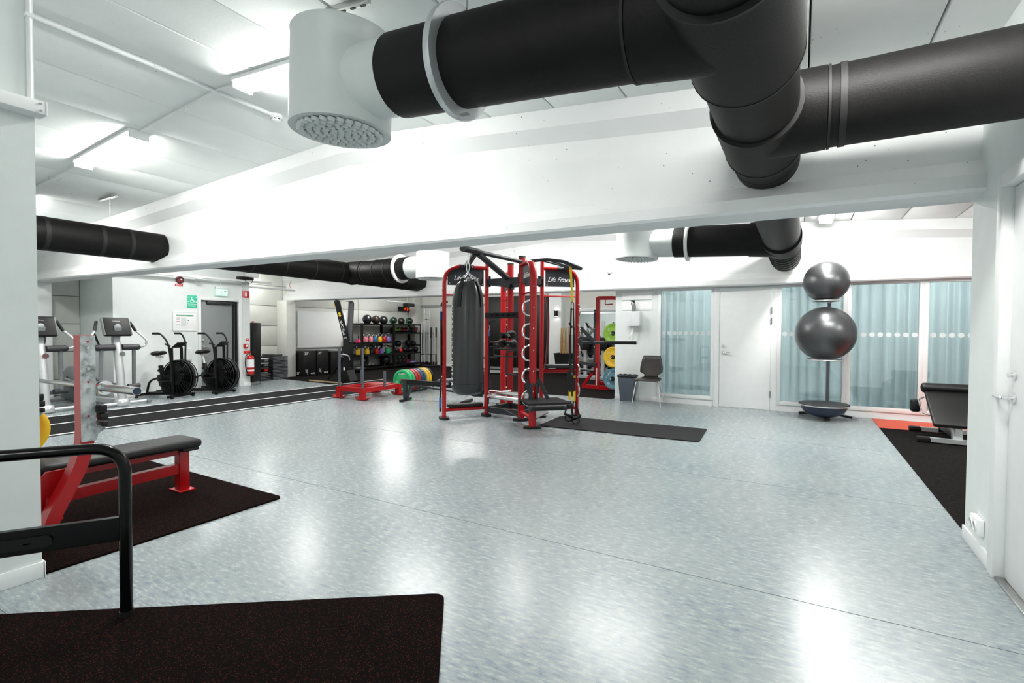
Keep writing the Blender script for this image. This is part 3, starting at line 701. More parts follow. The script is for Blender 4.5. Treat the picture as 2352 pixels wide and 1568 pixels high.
# tubular rail in the foreground
P1 = Vector((-2.64, 1.07, .0135)); W_ = Vector((-.55, -.835, 0)).normalized(); P2 = P1+W_*.62
rl = thing('equipment_rail', 'black tubular steel rail with flat crossbar in the near left corner', 'rail', P1)
m = MB(P1); m.tube(fil([P1, P1+UPZ*.77, P2+UPZ*.77, P2], .13, 10), .0245, 14, side=W_.cross(UPZ)); m.build('hoop', BLKG, rl)
m = MB(P1); m.bar(P1+W_*.02+UPZ*.40, P2-W_*.02+UPZ*.40, .028, .105); m.build('crossbar', BLKG, rl)
nrm = Vector((W_.y, -W_.x, 0)); nrm = nrm if nrm.dot(CAM-P1) > 0 else -nrm
q = P1+W_*.40+UPZ*.395+nrm*.019
m = MB(P1); m.prism(rrect(.30, .05, .024, 6), .008, frame(q, -W_, UPZ, nrm)); m.build('bracket', BLACK, rl)
for k in (-.07, .03):
    m = MB(P1); qq = q-W_*k*-1+nrm*.004; m.lathe([(.012, 0), (.012, .004), (.009, .009), (.004, .009), (.003, .005), (.001, .005)], frame(qq, W_, UPZ.cross(W_)*-1, nrm), 14); m.build('bolt', CHROME if k < 0 else BLACK, rl)
for P in (P1, P2):
    m = MB(P1); m.cyl(P, P+UPZ*.02, .029, seg=16); m.build('foot_cap', PLAST, rl)
# weight bench with rack
BX = -4.30
wb = thing('weight_bench', 'red steel bench press with black pad and galvanised uprights', 'weight bench', (BX, 1.7, .012)); o = wb.location
m = MB(o); m.box((BX, 1.62, .405), (.33, 1.18, .065), 0, .025, seg=3); m.build('pad', VINYL, wb)
m = MB(o); m.box((BX, 2.14, .36), (.26, .12, .03), 0, .006); m.build('pad_support', PLAST, wb)
m = MB(o); m.bar((BX-.01, 1.2, .335), (BX-.01, 2.13, .335), .06, .055); m.build('seat_rail', RED, wb)
m = MB(o); m.bar((BX-.01, 1.2, .175), (BX-.01, 2.12, .195), .06, .075); m.build('lower_rail', RED, wb)
m = MB(o); m.box((BX-.01, 2.14, .18), (.085, .075, .335), 0, .006); m.build('leg', RED, wb)
m = MB(o); m.box((BX-.01, 2.14, .0195), (.17, .12, .012), 0, .003); m.build('foot_plate', RED, wb)
for sx in (0, 1):
    ux = -3.945 if sx == 0 else -4.97
    m = MB(o); m.sweep(fil([(ux, 1.385, 1.27), (ux, 1.385, .52), (ux, 1.20, .14), (ux, 1.19, .02)], .16, 8), [(-.048, -.036), (.048, -.036), (.048, .036), (-.048, .036)], UPX, sm=False); m.build('upright', RED, wb)
    m = MB(o); px = ux+.052
    pts = [(1.348, .60), (1.422, .60), (1.435, .64), (1.47, .665), (1.485, .70), (1.475, .705), (1.455, .69), (1.43, .69), (1.424, .71), (1.424, .90), (1.44, .915), (1.45, .93), (1.424, .945), (1.424, 1.268), (1.348, 1.268)]
    m.prism(pts, .008, frame((px, 0, 0), (0, 1, 0), (0, 0, 1), (1, 0, 0))); m.build('hook_plate', GALV, wb)
    for z in (1.19, .93, .69, 1.06):
        m = MB(o); m.cyl((px+.003, 1.385, z), (px+.012, 1.385, z), .010, seg=6); m.build('bolt', STEEL, wb)
    for z in (1.23, .975, .76):
        m = MB(o); m.cyl((px+.0035, 1.385, z), (px+.0045, 1.385, z), .007, seg=10); m.build('hole', RED, wb)
    m = MB(o); m.box((px+.01, 1.445, .80), (.07, .05, .05), 0, .008); m.box((px+.01, 1.455, .75), (.06, .045, .045), 0, .006); m.box((px+.01, 1.462, .70), (.05, .03, .03), 0, .004); m.build('safety_catch', PLAST, wb)
    m = MB(o); m.prism([(1.02, .012), (1.35, .012), (1.35, .03), (1.28, .05), (1.06, .05), (1.02, .03)], .12, frame((ux, 0, .012), (0, 1, 0), (0, 0, 1), (1, 0, 0))); m.build('base_foot', RED, wb)
    m = MB(o); m.prism([(1.2, .14), (1.3, .3), (1.36, .42), (1.22, .42), (1.12, .3)], .02, frame((ux-.1 if sx == 0 else ux+.1, 0, 0), (0, 1, 0), (0, 0, 1), (1, 0, 0))); m.build('gusset', RED, wb)
m = MB(o); m.bar((-4.97, 1.24, .17), (-3.945, 1.24, .17), .06, .08); m.build('cross_member', RED, wb)
m = MB(o); m.bar((-4.18, 1.15, .31), (-3.98, 1.27, .2), .04, .05); m.build('brace', RED, wb)
m = MB(o); m.bar((-4.3, 1.12, .02), (-4.3, 1.12, .36), .03, .04); m.build('rear_post', BLACK, wb)
m = MB(o); m.cyl((-5.02, 1.35, .54), (-5.35, 1.35, .54), .024, seg=14); m.build('storage_peg', STEEL, wb)
def plate(name, label, c, n, R, t, mat, cat='weight plate', group=None, hub=True, lab=None, parts=None, hubm=None):
    """bumper plate, normal n"""
    n = V3(n).normalized(); x = UPZ.cross(n).normalized() if abs(n.z) < .9 else UPX; M = frame((0, 0, 0), x, n.cross(x), n)
    th = thing(name, label, cat, c, group=group)
    m = MB(); m.lathe([(.026, -t*.36), (R*.42, -t*.36), (R*.46, -t*.30), (R*.74, -t*.30), (R*.80, -t*.5), (R*.97, -t*.5), (R, -t*.42), (R, t*.42), (R*.97, t*.5), (R*.80, t*.5), (R*.74, t*.30), (R*.46, t*.30), (R*.42, t*.36), (.026, t*.36), (.026, -t*.36)], M, 40); m.build('disc', mat, th)
    if hub:
        m = MB(); m.lathe([(.027, -t*.40), (.048, -t*.40), (.050, -t*.37), (.050, t*.37), (.048, t*.40), (.027, t*.40), (.027, -t*.40)], M, 24); m.build('hub', hubm or STEEL, th)
    if lab:
        for s, ang in lab:
            T = M @ Matrix.Rotation(ang, 4, 'Z') @ Matrix.Translation((0, R*.62, t*.305))
            text('lettering', s, R*.26, PAPER, T, th, depth=.001)
    return th
for k, xx in enumerate((-5.06, -5.115)):
    plate('weight_plate', 'yellow weight plate stored beside the bench press, %s' % ('inner one' if k == 0 else 'outer one by the wall edge'), (xx, 1.355, .54), (-1, 0, 0), .20, .045, YEL, group='yellow plates at the bench press')
# barbell on the bench rack
bb = thing('barbell', 'steel barbell resting on the bench press uprights', 'barbell', (-4.6, 1.455, .93)); o = bb.location
bz = .935; by = 1.458
E0, E1 = Vector((-3.48, by+.02, bz)), Vector((-5.66, by-.02, bz-.02)); t = (E1-E0).normalized()
m = MB(o); m.cyl(E0+t*.43, E1-t*.43, .0145, seg=16); m.build('shaft', STEEL, bb)
for s, E, d in ((0, E0, t), (1, E1, -t)):
    m = MB(o); m.cyl(E, E+d*.40, .0255, seg=24); m.build('sleeve', STEEL, bb)
    m = MB(o); m.cyl(E+d*.40, E+d*.43, .045, seg=28); m.cyl(E+d*.385, E+d*.40, .034, seg=24); m.build('collar', CHROME, bb)
    m = MB(o); m.cyl(E-d*.002, E+d*.004, .022, seg=24); m.build('end_cap', pm('navy_cap', (.015, .03, .07), .4), bb)
# ---------------------------------------------------------------- elliptical trainers (local: x forward towards the hall)
def elliptical(loc, label, rz=0):
    e = thing('elliptical_trainer', label, 'elliptical trainer', loc, rz, group='elliptical trainers by the left wall')
    m = MB(); m.tube(fil([(0, 0, .08), (-.04, 0, .5), (-.13, 0, 1.06)], .3), .062, 16); m.build('mast', SILV, e)
    m = MB(); m.lathe([(.105, .02), (.11, .06), (.10, .11), (.075, .13)], None, 24); m.build('mast_base', SILV, e)
    m = MB(); m.tube([(.02, -.40, .05), (.02, .40, .05)], .026, 10); m.build('front_stabiliser', SILV, e)
    for s in (-1, 1):
        m = MB(); m.box((.02, s*.40, .045), (.09, .08, .055), 0, .012); m.build('foot', GREYP, e)
    m = MB(); m.box((-.6, 0, .075), (1.15, .12, .09), 0, .02); m.build('base_rail', SILV, e)
    m = MB(); m.sweep(fil([(-.13, 0, 1.0), (-.17, 0, 1.12), (-.10, 0, 1.33)], .1), [(-.05, -.035), (.05, -.035), (.05, .035), (-.05, .035)], UPY, sm=False); m.ball((-.10, 0, 1.33), .05, (.7, 1, 1), 16, 8); m.build('console_arm', pm('light_grey_plastic', (.30, .325, .34), .45), e)
    M = Matrix.Translation((-.135, 0, 1.33)) @ Matrix.Rotation(-.32, 4, 'Y')
    con = MB().box((0, 0, 0), (.055, .42, .33), 0, .03, M, 3).build('console', PLAST, e)
    m = MB(); m.box((-.03, 0, .02), (.012, .36, .25), 0, .005, M); m.build('screen', BLKG, con)
    for s in (-1, 1):
        m = MB(); m.box((.0, s*.202, 0), (.06, .02, .30), 0, .008, M); m.build('console_trim', GREYP, con)
    text('lettering', 'LifeFitness', .028, SILV, M @ frame((.0285, 0, .095), (0, 1, 0), (0, 0, 1), (1, 0, 0)), con, .3, .0005)
    m = MB(); m.prism(circ(.042, 20), .006, frame((.03, 0, .88), (0, 1, 0), (0, 0, 1), (1, 0, .12))); m.build('badge', CHROME, e)
    for s in (-1, 1):
        m = MB(); m.cyl((-.10, s*.06, .985), (-.10, s*.30, .985), .052, seg=18); m.cyl((-.10, s*.30, .985), (-.10, s*.335, .985), .055, .04, seg=18); m.build('pivot_cover', DGREY, e)
        m = MB(); m.tube([(-.10, s*.245, .95), (-.12, s*.255, .34)], .030, 10); m.build('swing_arm', GREYP, e)
        m = MB(); m.cyl((-.12, s*.16, .31), (-.12, s*.34, .31), .042, seg=16); m.build('arm_joint', DGREY, e)
        hb = MB().tube(fil([(-.10, s*.33, .985), (-.08, s*.42, 1.0), (-.06, s*.44, 1.10), (-.16, s*.30, 1.28)], .08), .017, 10).build('handlebar', SILV, e)
        m = MB(); m.tube([(-.15, s*.31, 1.26), (-.22, s*.25, 1.42)], .023, 10); m.build('grip', PLAST, hb)
        m = MB(); m.tube(fil([(-.12, s*.25, .30), (-.5, s*.22, .26), (-1.25, s*.20, .42)], .2), .032, 10); m.build('pedal_arm', GREYP, e)
        m = MB(); m.box((-.72, s*.21, .31), (.40, .16, .05), 0, .02); m.build('pedal', DGREY, e)
        m = MB(); m.tube(fil([(-.12, s*.10, .97), (-.35, s*.14, 1.0), (-.40, s*.2, 1.25)], .08), .016, 8); m.build('fixed_handle', PLAST, e)
    M = frame((-1.28, 0, .34), (1, 0, 0), (0, 0, 1), (0, -1, 0))
    m = MB(); m.lathe([(.001, -.14), (.25, -.14), (.30, -.10), (.30, .10), (.25, .14), (.001, .14)], M, 30); m.box((-1.25, 0, .12), (.7, .24, .2), 0, .05); m.build('drive_cover', GREYP, e)
    for s in (-1, 1):
        m = MB(); m.prism(rrect(.22, .06, .028, 5), .006, frame((-1.25, s*.143, .38), (1, 0, -.7), (.7, 0, 1), (0, s, 0))); m.build('cover_slot', PLAST, e)
    m = MB(); m.box((-1.5, 0, .04), (.07, .62, .05), 0, .015); m.build('rear_stabiliser', GREYP, e)
    return e
e1 = elliptical((-9.86, 3.97, 0), 'silver and grey elliptical trainer beside the first air bike', .12)
dup(e1, (-9.98, 3.02, 0), .12, 'silver elliptical trainer half hidden by the left wall edge')
# ---------------------------------------------------------------- air bikes
def airbike(loc, label, rz):
    e = thing('air_bike', label, 'exercise bike', loc, rz, group='air bikes')
    m = MB(); m.tube([(.36, -.30, .045), (.36, .30, .045)], .026, 10); m.build('front_bar', BLACK, e)
    m = MB(); m.tube([(-.42, -.22, .045), (-.42, .22, .045)], .026, 10); m.build('rear_bar', BLACK, e)
    for x, s in ((.36, -1), (.36, 1), (-.42, -1), (-.42, 1)):
        m = MB(); m.cyl((x+.03, s*.24, .0), (x+.03, s*.24, .03), .03, seg=12) if x < 0 else m.cyl((x+.03, s*.22, .03), (x+.03, s*.26, .03), .03, seg=14); m.build('foot' if x < 0 else 'wheel', PLAST, e)
    m = MB(); m.tube(fil([(-.42, 0, .055), (.0, 0, .07), (.36, 0, .055)], .1), .03, 10); m.build('base_beam', BLACK, e)
    fx, fz, R = .33, .385, .325; M = frame((fx, 0, fz), (1, 0, 0), (0, 0, 1), (0, -1, 0))
    fan = MB().lathe([(.001, -.035), (.09, -.035), (.10, -.02), (.10, .02), (.09, .035), (.001, .035)], M, 24).build('fan_hub', PLAST, e)
    for k in range(7):
        m = MB(); T = M @ Matrix.Rotation(k*2*PI/7, 4, 'Z') @ Matrix.Translation((.19, 0, 0)) @ Matrix.Rotation(.7, 4, 'X'); m.box((0, 0, 0), (.20, .12, .006), 0, 0, T); m.build('blade', BLKG, fan)
    m = MB()
    for yy in (-.075, .075):
        for r in (.325, .29, .25, .21, .17, .13): m.tube([(fx+r*math.cos(2*PI*k/28), yy*(1 if r > .3 else 1.15), fz+r*math.sin(2*PI*k/28)) for k in range(28)], .0035 if r < .32 else .010, 5, closed=True)
        for k in range(20):
            a = 2*PI*k/20; m.cyl((fx+.1*math.cos(a), yy*1.15, fz+.1*math.sin(a)), (fx+.32*math.cos(a), yy, fz+.32*math.sin(a)), .003, seg=4)
        m.prism(circ(.135, 24), .01, frame((fx, yy*1.2, fz), (1, 0, 0), (0, 0, 1), (0, -1, 0)))
    m.build('fan_cage', BLACK, e)['kind'] = 'stuff'
    m = MB(); m.lathe([(.325, -.028), (.333, -.028), (.333, .028), (.325, .028), (.325, -.028)], M, 40); m.build('fan_rim', BLACK, e)
    for s in (-1, 1):
        m = MB(); m.bar((.28, s*.11, .06), (.26, s*.11, .95), .02, .05); m.build('fork_plate', BLACK, e)
        m = MB(); m.tube(fil([(.30, s*.15, .30), (.29, s*.17, .82), (.27, s*.2, 1.06), (.15, s*.23, 1.21), (.02, s*.24, 1.215)], .12, 8), .016, 8); hb = m.build('handlebar', BLACK, e)
        m = MB(); m.tube([(.12, s*.235, 1.214), (-.02, s*.24, 1.214)], .020, 8); m.build('grip', VINYL, hb)
        m = MB(); m.cyl((.29, s*.17, .98), (.18, s*.17, 1.02), .017, seg=8); m.build('short_grip', VINYL, e)
        m = MB(); m.tube([(.0, s*.13, .30), (.30, s*.15, .33)], .013, 6); m.build('link_rod', BLACK, e)
        m = MB(); m.bar((.0, s*.10, .28), (-.08*s-.02, s*.12, .28+.14*s), .015, .025); m.build('crank', BLACK, e)
        m = MB(); m.box((-.08*s-.02, s*.17, .28+.14*s), (.10, .09, .03), 0, .008); m.build('pedal', PLAST, e)
    M2 = Matrix.Translation((.33, 0, 1.0)) @ Matrix.Rotation(-.6, 4, 'Y')
    m = MB(); m.box((0, 0, 0), (.17, .20, .035), 0, .012, M2); m.build('console', PLAST, e)
    m = MB(); m.box((.0, 0, .36), (.30, .10, .14), 0, .03); m.box((.05, 0, .2), (.18, .09, .3), 0, .03); m.lathe([(.001, -.05), (.10, -.05), (.12, 0), (.10, .05), (.001, .05)], frame((0, 0, .28), (1, 0, 0), (0, 0, 1), (0, -1, 0)), 22); m.build('chain_guard', PLAST, e)
    m = MB(); m.bar((-.02, 0, .28), (-.10, 0, .60), .045, .07, UPY); m.build('seat_tube', BLACK, e)
    m = MB(); m.cyl((-.09, 0, .56), (-.135, 0, .76), .019, seg=12); m.build('seat_post', PAPER, e)
    m = MB(); m.cyl((-.15, 0, .50), (-.10, 0, .51), .025, seg=10); m.build('adjust_knob', PLAST, e)
    m = MB(); m.box((-.12, 0, .765), (.15, .04, .03), 0, .008); m.build('seat_slider', SILV, e)
    m = MB(); T = Matrix.Translation((-.12, 0, .835)) @ Matrix.Rotation(-.10, 4, 'Y'); m.ball((-.07, 0, .0), .1, (1.0, 1.0, .48), 20, 12, T); m.ball((.05, 0, .0), .1, (1.15, .40, .40), 16, 10, T); m.build('saddle', VINYL, e)
    m = MB(); m.cyl((-.12, 0, .775), (-.12, 0, .81), .018, seg=10); m.build('saddle_clamp', STEEL, e)
    m = MB(); m.tube(fil([(-.42, 0, .06), (-.36, 0, .3), (-.16, 0, .36)], .1), .02, 8); m.build('rear_strut', BLACK, e)
    return e
b1 = airbike((-10.50, 4.93, 0), 'black air bike with low saddle beside the elliptical trainers', .33)
dup(b1, (-10.46, 5.72, 0), .33, 'black air bike in front of the grey exit door')
# ---------------------------------------------------------------- on the door wall
def plane_thing(name, label, cat, y0, y1, z0, z1, mat, X=XD, t=.006):
    """flat sign on the door wall, facing +X"""
    o = thing(name, label, cat, (X, (y0+y1)/2, (z0+z1)/2)); m = MB(); m.box((t/2+.001, 0, 0), (t, y1-y0, z1-z0), 0, .001); m.build('plate', mat, o); o['t'] = t; return o
def onwall(o, pts, mat, name='symbol', d=.001):
    m = MB(); m.prism(pts, d, frame((o['t']+.0015, 0, 0), (0, 1, 0), (0, 0, 1), (1, 0, 0))); return m.build(name, mat, o)
def wtext(o, s, size, y, z, mat=PAPER): return text('lettering', s, size, mat, frame((o['t']+.001, y, z), (0, 1, 0), (0, 0, 1), (1, 0, 0)), o, depth=.0005)
def rc(y0, z0, y1, z1): return [(y0, z0), (y1, z0), (y1, z1), (y0, z1)]
wc = plane_thing('wall_sign', 'green wheelchair refuge sign left of the exit door', 'sign', 5.59, 5.785, 1.735, 2.0, SGRN)
onwall(wc, rc(-.098, -.052, .098, -.046), PAPER)
onwall(wc, circ(.014, 12, (-.012, .083)), PAPER)
m = MB(); m.tube([(.0, -.002+.032*math.cos(2*PI*k/20), .012+.032*math.sin(2*PI*k/20)) for k in range(20)], .005, 5, closed=True); m.tube([(0, -.012, .07), (0, -.006, .035), (0, .03, .028), (0, .048, -.005)], .008, 5); ob = m.build('wheelchair_symbol', PAPER, wc); ob.location = (wc['t']+.001, 0, 0)
for sy, sz in ((-1, 1), (1, 1), (-1, -1), (1, -1)): onwall(wc, [(sy*.085, sz*.035+.045+sz*.02), (sy*.06, sz*.035+.045+sz*.02), (sy*.085, sz*.01+.045+sz*.02)], PAPER, 'arrow')
wtext(wc, 'Utrymningsplats', .022, 0, -.085)
pl = plane_thing('evacuation_plan', 'framed white evacuation plan on the wall left of the exit door', 'sign', 5.31, 5.77, 1.27, 1.65, PAPER, t=.018)
m = MB()
for lo, hi in (((0, -.235, -.195), (.024, -.215, .195)), ((0, .215, -.195), (.024, .235, .195)), ((0, -.215, .175), (.024, .215, .195)), ((0, -.215, -.195), (.024, .215, -.175))): m.b2(lo, hi)
m.build('frame', WHITE, pl)
onwall(pl, rc(-.165, .098, .165, .128), SGD, 'header'); wtext(pl, 'UTRYMNINGSPLAN', .024, -.06, .112).location.x += .002
for z in (.075, 0): onwall(pl, rc(-.165, z-.012, -.10, z-.002), SRED, 'red_bar')
for k in range(6): onwall(pl, rc(-.165, .055-.012*k-(.075 if k > 2 else 0), -.105, .050-.012*k-(.075 if k > 2 else 0)), GREY, 'text_line')
onwall(pl, rc(-.08, -.10, .02, .075), pm('plan_grey', (.62, .66, .66), .7), 'floor_plan'); onwall(pl, rc(.05, .01, .07, .03), PLAST, 'mark'); onwall(pl, rc(.03, -.045, .06, -.038), PLAST, 'mark')
hn = thing('fire_alarm_sounder', 'dark red fire alarm sounder high on the door wall', 'alarm', (XD, 5.45, 2.30)); m = MB(); m.lathe([(.075, 0.001), (.075, .03), (.06, .06), (.03, .065)], frame((0, 0, 0), (0, 1, 0), (0, 0, 1), (1, 0, 0)), 24); m.build('body', pm('dark_red_plastic', (.16, .008, .012), .35), hn)
m = MB(); m.lathe([(.022, .062), (.02, .075), (.006, .078)], frame((0, 0, 0), (0, 1, 0), (0, 0, 1), (1, 0, 0)), 14); m.build('beacon', STEEL, hn)
hs = plane_thing('wall_sign', 'small red sign under the fire alarm sounder', 'sign', 5.36, 5.51, 2.17, 2.215, SRED); wtext(hs, 'BRANDLARM', .018, 0, .008); onwall(hs, rc(-.05, -.016, .05, -.009), PAPER, 'text_line')
ex = thing('exit_sign', 'illuminated green and white exit sign hanging above the grey door', 'exit sign', (XD+.06, 6.27, 2.12))
m = MB(); m.box((0, 0, .08), (.05, .27, .05), 0, .008); m.build('housing', WHITE, ex)
m = MB(); m.box((0, 0, -.02), (.012, .26, .15), 0, .002); m.build('panel', EXITM, ex)
m = MB(); m.cyl((0, -.02, .10), (0, -.02, .255), .008, seg=8); m.build('stem', WHITE, ex)
for pts in (circ(.022, 12, (-.07, -.03)), rc(-.028, -.055, .022, .01), [(.05, -.005), (.105, -.005), (.105, .01), (.0775, -.05), (.05, .01)]):
    m = MB(); m.prism(pts, .002, frame((.008, 0, 0), (0, 1, 0), (0, 0, 1), (1, 0, 0))); m.build('symbol', PAPER, ex)
fs_ = plane_thing('wall_sign', 'red fire extinguisher sign on the white wall end', 'sign', 6.775, 6.93, 2.015, 2.175, SRED)
onwall(fs_, rrect(.045, .10, .02), PAPER); onwall(fs_, [(-.012, .05), (.02, .05), (.01, .07), (-.03, .065)], PAPER)
for nm, lb, y0, y1, z0, z1 in (('wall_sign', 'tiny red square sign above the fire alarm button', 6.85, 6.92, 1.035, 1.09), ('wall_sign', 'red instruction sign above the fire extinguisher', 6.79, 6.945, .745, .805)):
    s_ = plane_thing(nm, lb, 'sign', y0, y1, z0, z1, SRED); onwall(s_, rc(-.02, -.006, .02, .006), PAPER, 'text_line')
al = thing('fire_alarm_button', 'red manual fire alarm button on the white wall end', 'alarm', (XD, 6.835, .92)); m = MB(); m.box((.026, 0, 0), (.05, .095, .09), 0, .008); m.build('housing', REDX, al); m = MB(); m.box((.052, 0.01, 0), (.004, .05, .045)); m.build('push_plate', PAPER, al)
fe = thing('fire_extinguisher', 'red fire extinguisher with black hose hanging on the white wall end', 'fire extinguisher', (XD+.10, 6.89, .23))
m = MB(); m.lathe([(.055, .03), (.075, .04), (.078, .07), (.078, .40), (.07, .44), (.035, .47), (.02, .48)], None, 28); m.build('cylinder', REDX, fe)
m = MB(); m.lathe([(.05, .0), (.08, .005), (.08, .04), (.076, .045)], None, 28); m.build('base_ring', PLAST, fe)
m = MB(); m.lathe([(.0785, .11), (.0788, .11), (.0788, .38), (.0785, .38)], Matrix.Identity(4), 28); m.build('label_sheet', PAPER, fe)
m = MB(); m.lathe([(.079, .15), (.0795, .15), (.0795, .20), (.079, .20)], None, 28); m.build('red_stripe', REDX, fe)
m = MB(); m.cyl((0, 0, .48), (0, 0, .53), .018, seg=12); m.build('valve', BRASS, fe)
m = MB(); m.bar((0, 0, .54), (.02, .12, .57), .02, .012); m.bar((0, 0, .52), (.02, .10, .53), .02, .012); m.build('lever', PLAST, fe)
m = MB(); m.tube(fil([(0, -.02, .51), (.02, -.12, .48), (.03, -.145, .25), (.02, -.09, .08)], .12, 8), .010, 8); m.build('hose', PLAST, fe)
m = MB(); m.box((-.09, 0, .42), (.03, .06, .08), 0, .004); m.build('wall_bracket', STEEL, fe)
eb = plane_thing('wall_cabinet', 'small white flush wall cabinet behind the air bike saddle', 'cabinet', 5.52, 5.66, .65, .9, WHITE, t=.03)
onwall(eb, rc(-.055, -.11, .055, .11), WGREY, 'cover')
# trunking with box and detectors above the door
tk = thing('cable_trunking', 'white cable trunking running above the grey exit door', 'trunking', (XD+.25, 5.8, 2.37))
m = MB(tk.location); m.b2((XD+.17, 4.1, 2.355), (XD+.23, 7.35, 2.40), .004); m.build('channel', WHITE, tk)
for y in (5.2, 6.5, 7.1):
    m = MB(tk.location); m.cyl((XD+.2, y, 2.40), (XD+.2, y, cz(XD)), .006, seg=6); m.build('hanger', WHITE, tk)
sd = thing('smoke_detector', 'white detector under the trunking left of the exit sign', 'smoke detector', (XD+.2, 5.72, 2.354)); m = MB(); m.lathe([(.025, -.06), (.045, -.045), (.06, -.03), (.075, -.025), (.075, 0)], None, 20); m.build('body', WHITE, sd); m = MB(); m.lathe([(.012, -.066), (.022, -.06)], None, 12); m.build('lens', GREYP, sd)
bxx = thing('network_box', 'black device lying on the trunking above the exit door', 'device', (XD+.2, 6.72, 2.402)); m = MB(); m.box((0, 0, .035), (.16, .32, .06), .1, .006); m.build('casing', PLAST, bxx); m = MB(); m.tube(fil([(.02, -.02, .02), (.1, -.05, -.05), (.08, .08, -.10), (.06, .14, .0)], .06), .006, 6); m.build('cable', PLAST, bxx)
jb = thing('junction_box', 'white junction box on top of the wall end column', 'box', (XD+.03, 6.9, 2.52)); m = MB(); m.box((.05, .05, .03), (.1, .28, .12), 0, .004); m.build('casing', WHITE, jb); m = MB(); m.box((.05, 0, -.06), (.06, .1, .1), 0, .004); m.build('outlet_piece', WHITE, jb)
t2 = thing('cable_trunking', 'white horizontal trunking right of the door wall towards the second beam', 'trunking', (XD-.05, 7.5, 2.27)); m = MB(t2.location); m.b2((XD-.06, 6.98, 2.255), (XD, 8.15, 2.295), .004); m.build('channel', WHITE, t2); m = MB(t2.location); m.tube(fil([(XD-.03, 8.05, 2.30), (XD-.03, 8.0, 2.40), (XD-.03, 8.06, 2.52)], .05), .006, 6); m.build('red_cable', REDX, t2)
cp = thing('conduit', 'white pair of vertical pipes on the white wall end', 'conduit', (XD+.015, 6.76, 1.1)); 
m = MB(cp.location); m.tube([(XD+.014, 6.755, .97), (XD+.014, 6.755, 2.35)], .010, 8); m.build('pipe', WHITE, cp)
m = MB(cp.location); m.tube([(XD+.014, 6.80, 1.9), (XD+.014, 6.80, 2.35)], .010, 8); m.build('pipe', WHITE, cp)
# black padded stand
pb = thing('padded_board', 'tall narrow black padded board standing right of the fire extinguisher', 'board', (-11.08, 7.13, 0), .25)
m = MB(); m.box((0, 0, .755), (.10, .25, 1.39), 0, .012); m.build('pad', VINYL, pb)
m = MB(); m.tube([(-.1, -.08, .012), (.12, -.08, .012), (.05, -.08, .07), (.05, .06, .07), (.12, .06, .012), (-.1, .06, .012)], .008, 6); m.build('stand', CHROME, pb)
m = MB(); m.ball((0, -.07, 1.47), .03, (1, 1.6, .6), 12, 8); m.build('red_cap', REDX, pb)
# step platforms
for k in range(16):
    if k == 0:
        s0 = thing('step_platform', 'lowest black flat step platform in the tall ribbed stack by the column', 'step platform', (-12.02, 8.22, .01), 0, group='black step platforms in the tall stack')
        m = MB(); m.box((0, 0, .0165), (.64, .44, .026), 0, .008); m.build('deck', DGREY, s0)
        m = MB(); m.box((.315, 0, .008), (.03, .42, .010), 0, .003); m.build('edge_strip', GREYP, s0)
    else: dup(s0, (-12.02, 8.22, .01+.037*k), 0, '%s black flat step platform from the floor in the tall ribbed stack' % ORD[k])
tp = thing('step_platform', 'black riser lying on top of the tall ribbed stack', 'step platform', (-12.02, 8.2, .605)); m = MB(); m.box((0, 0, .022), (.45, .30, .04), 0, .015); m.build('deck', DGREY, tp); m = MB(); m.box((.21, 0, .03), (.03, .2, .012), 0, .004); m.build('edge_strip', GREYP, tp)
for k, (z, mt, lb) in enumerate(((.01, DGREY, 'lowest dark step platform in the left stack beside the black board'), (.085, DGREY, 'second dark step platform from the floor beside the black board'), (.16, DGREY, 'third dark step platform from the floor beside the black board'), (.235, REDX, 'step platform with red riser beside the black board'), (.37, GREYP, 'step platform with grey deck above the red riser'), (.48, GREYP, 'topmost grey step platform beside the black board'))):
    s_ = thing('step_platform', lb, 'step platform', (-11.95, 7.62, z), 0, group='step platforms in the left stack')
    if k < 3:
        m = MB(); m.add([(-.3, -.2, 0), (.32, -.2, 0), (.32, .28, 0), (-.3, .28, 0), (-.26, -.16, .06), (.26, -.16, .06), (.26, .22, .06), (-.26, .22, .06)], [(3, 2, 1, 0), (4, 5, 6, 7), (0, 1, 5, 4), (1, 2, 6, 5), (2, 3, 7, 6), (3, 0, 4, 7)]); m.build('deck', mt, s_)
        m = MB(); m.b2((.27, -.14, .045), (.285, .2, .058)); m.build('edge_strip', GREY, s_)
    else:
        h = .10 if k == 3 else .085
        m = MB(); m.b2((-.3, -.2, h-.025), (.3, .24, h), .008); m.build('deck', SILV if k > 3 else DGREY, s_)
        for yy in (-.15, .19):
            m = MB(); m.b2((-.25, yy-.05, 0), (.27, yy+.05, h-.025), .008); m.build('riser', mt, s_)
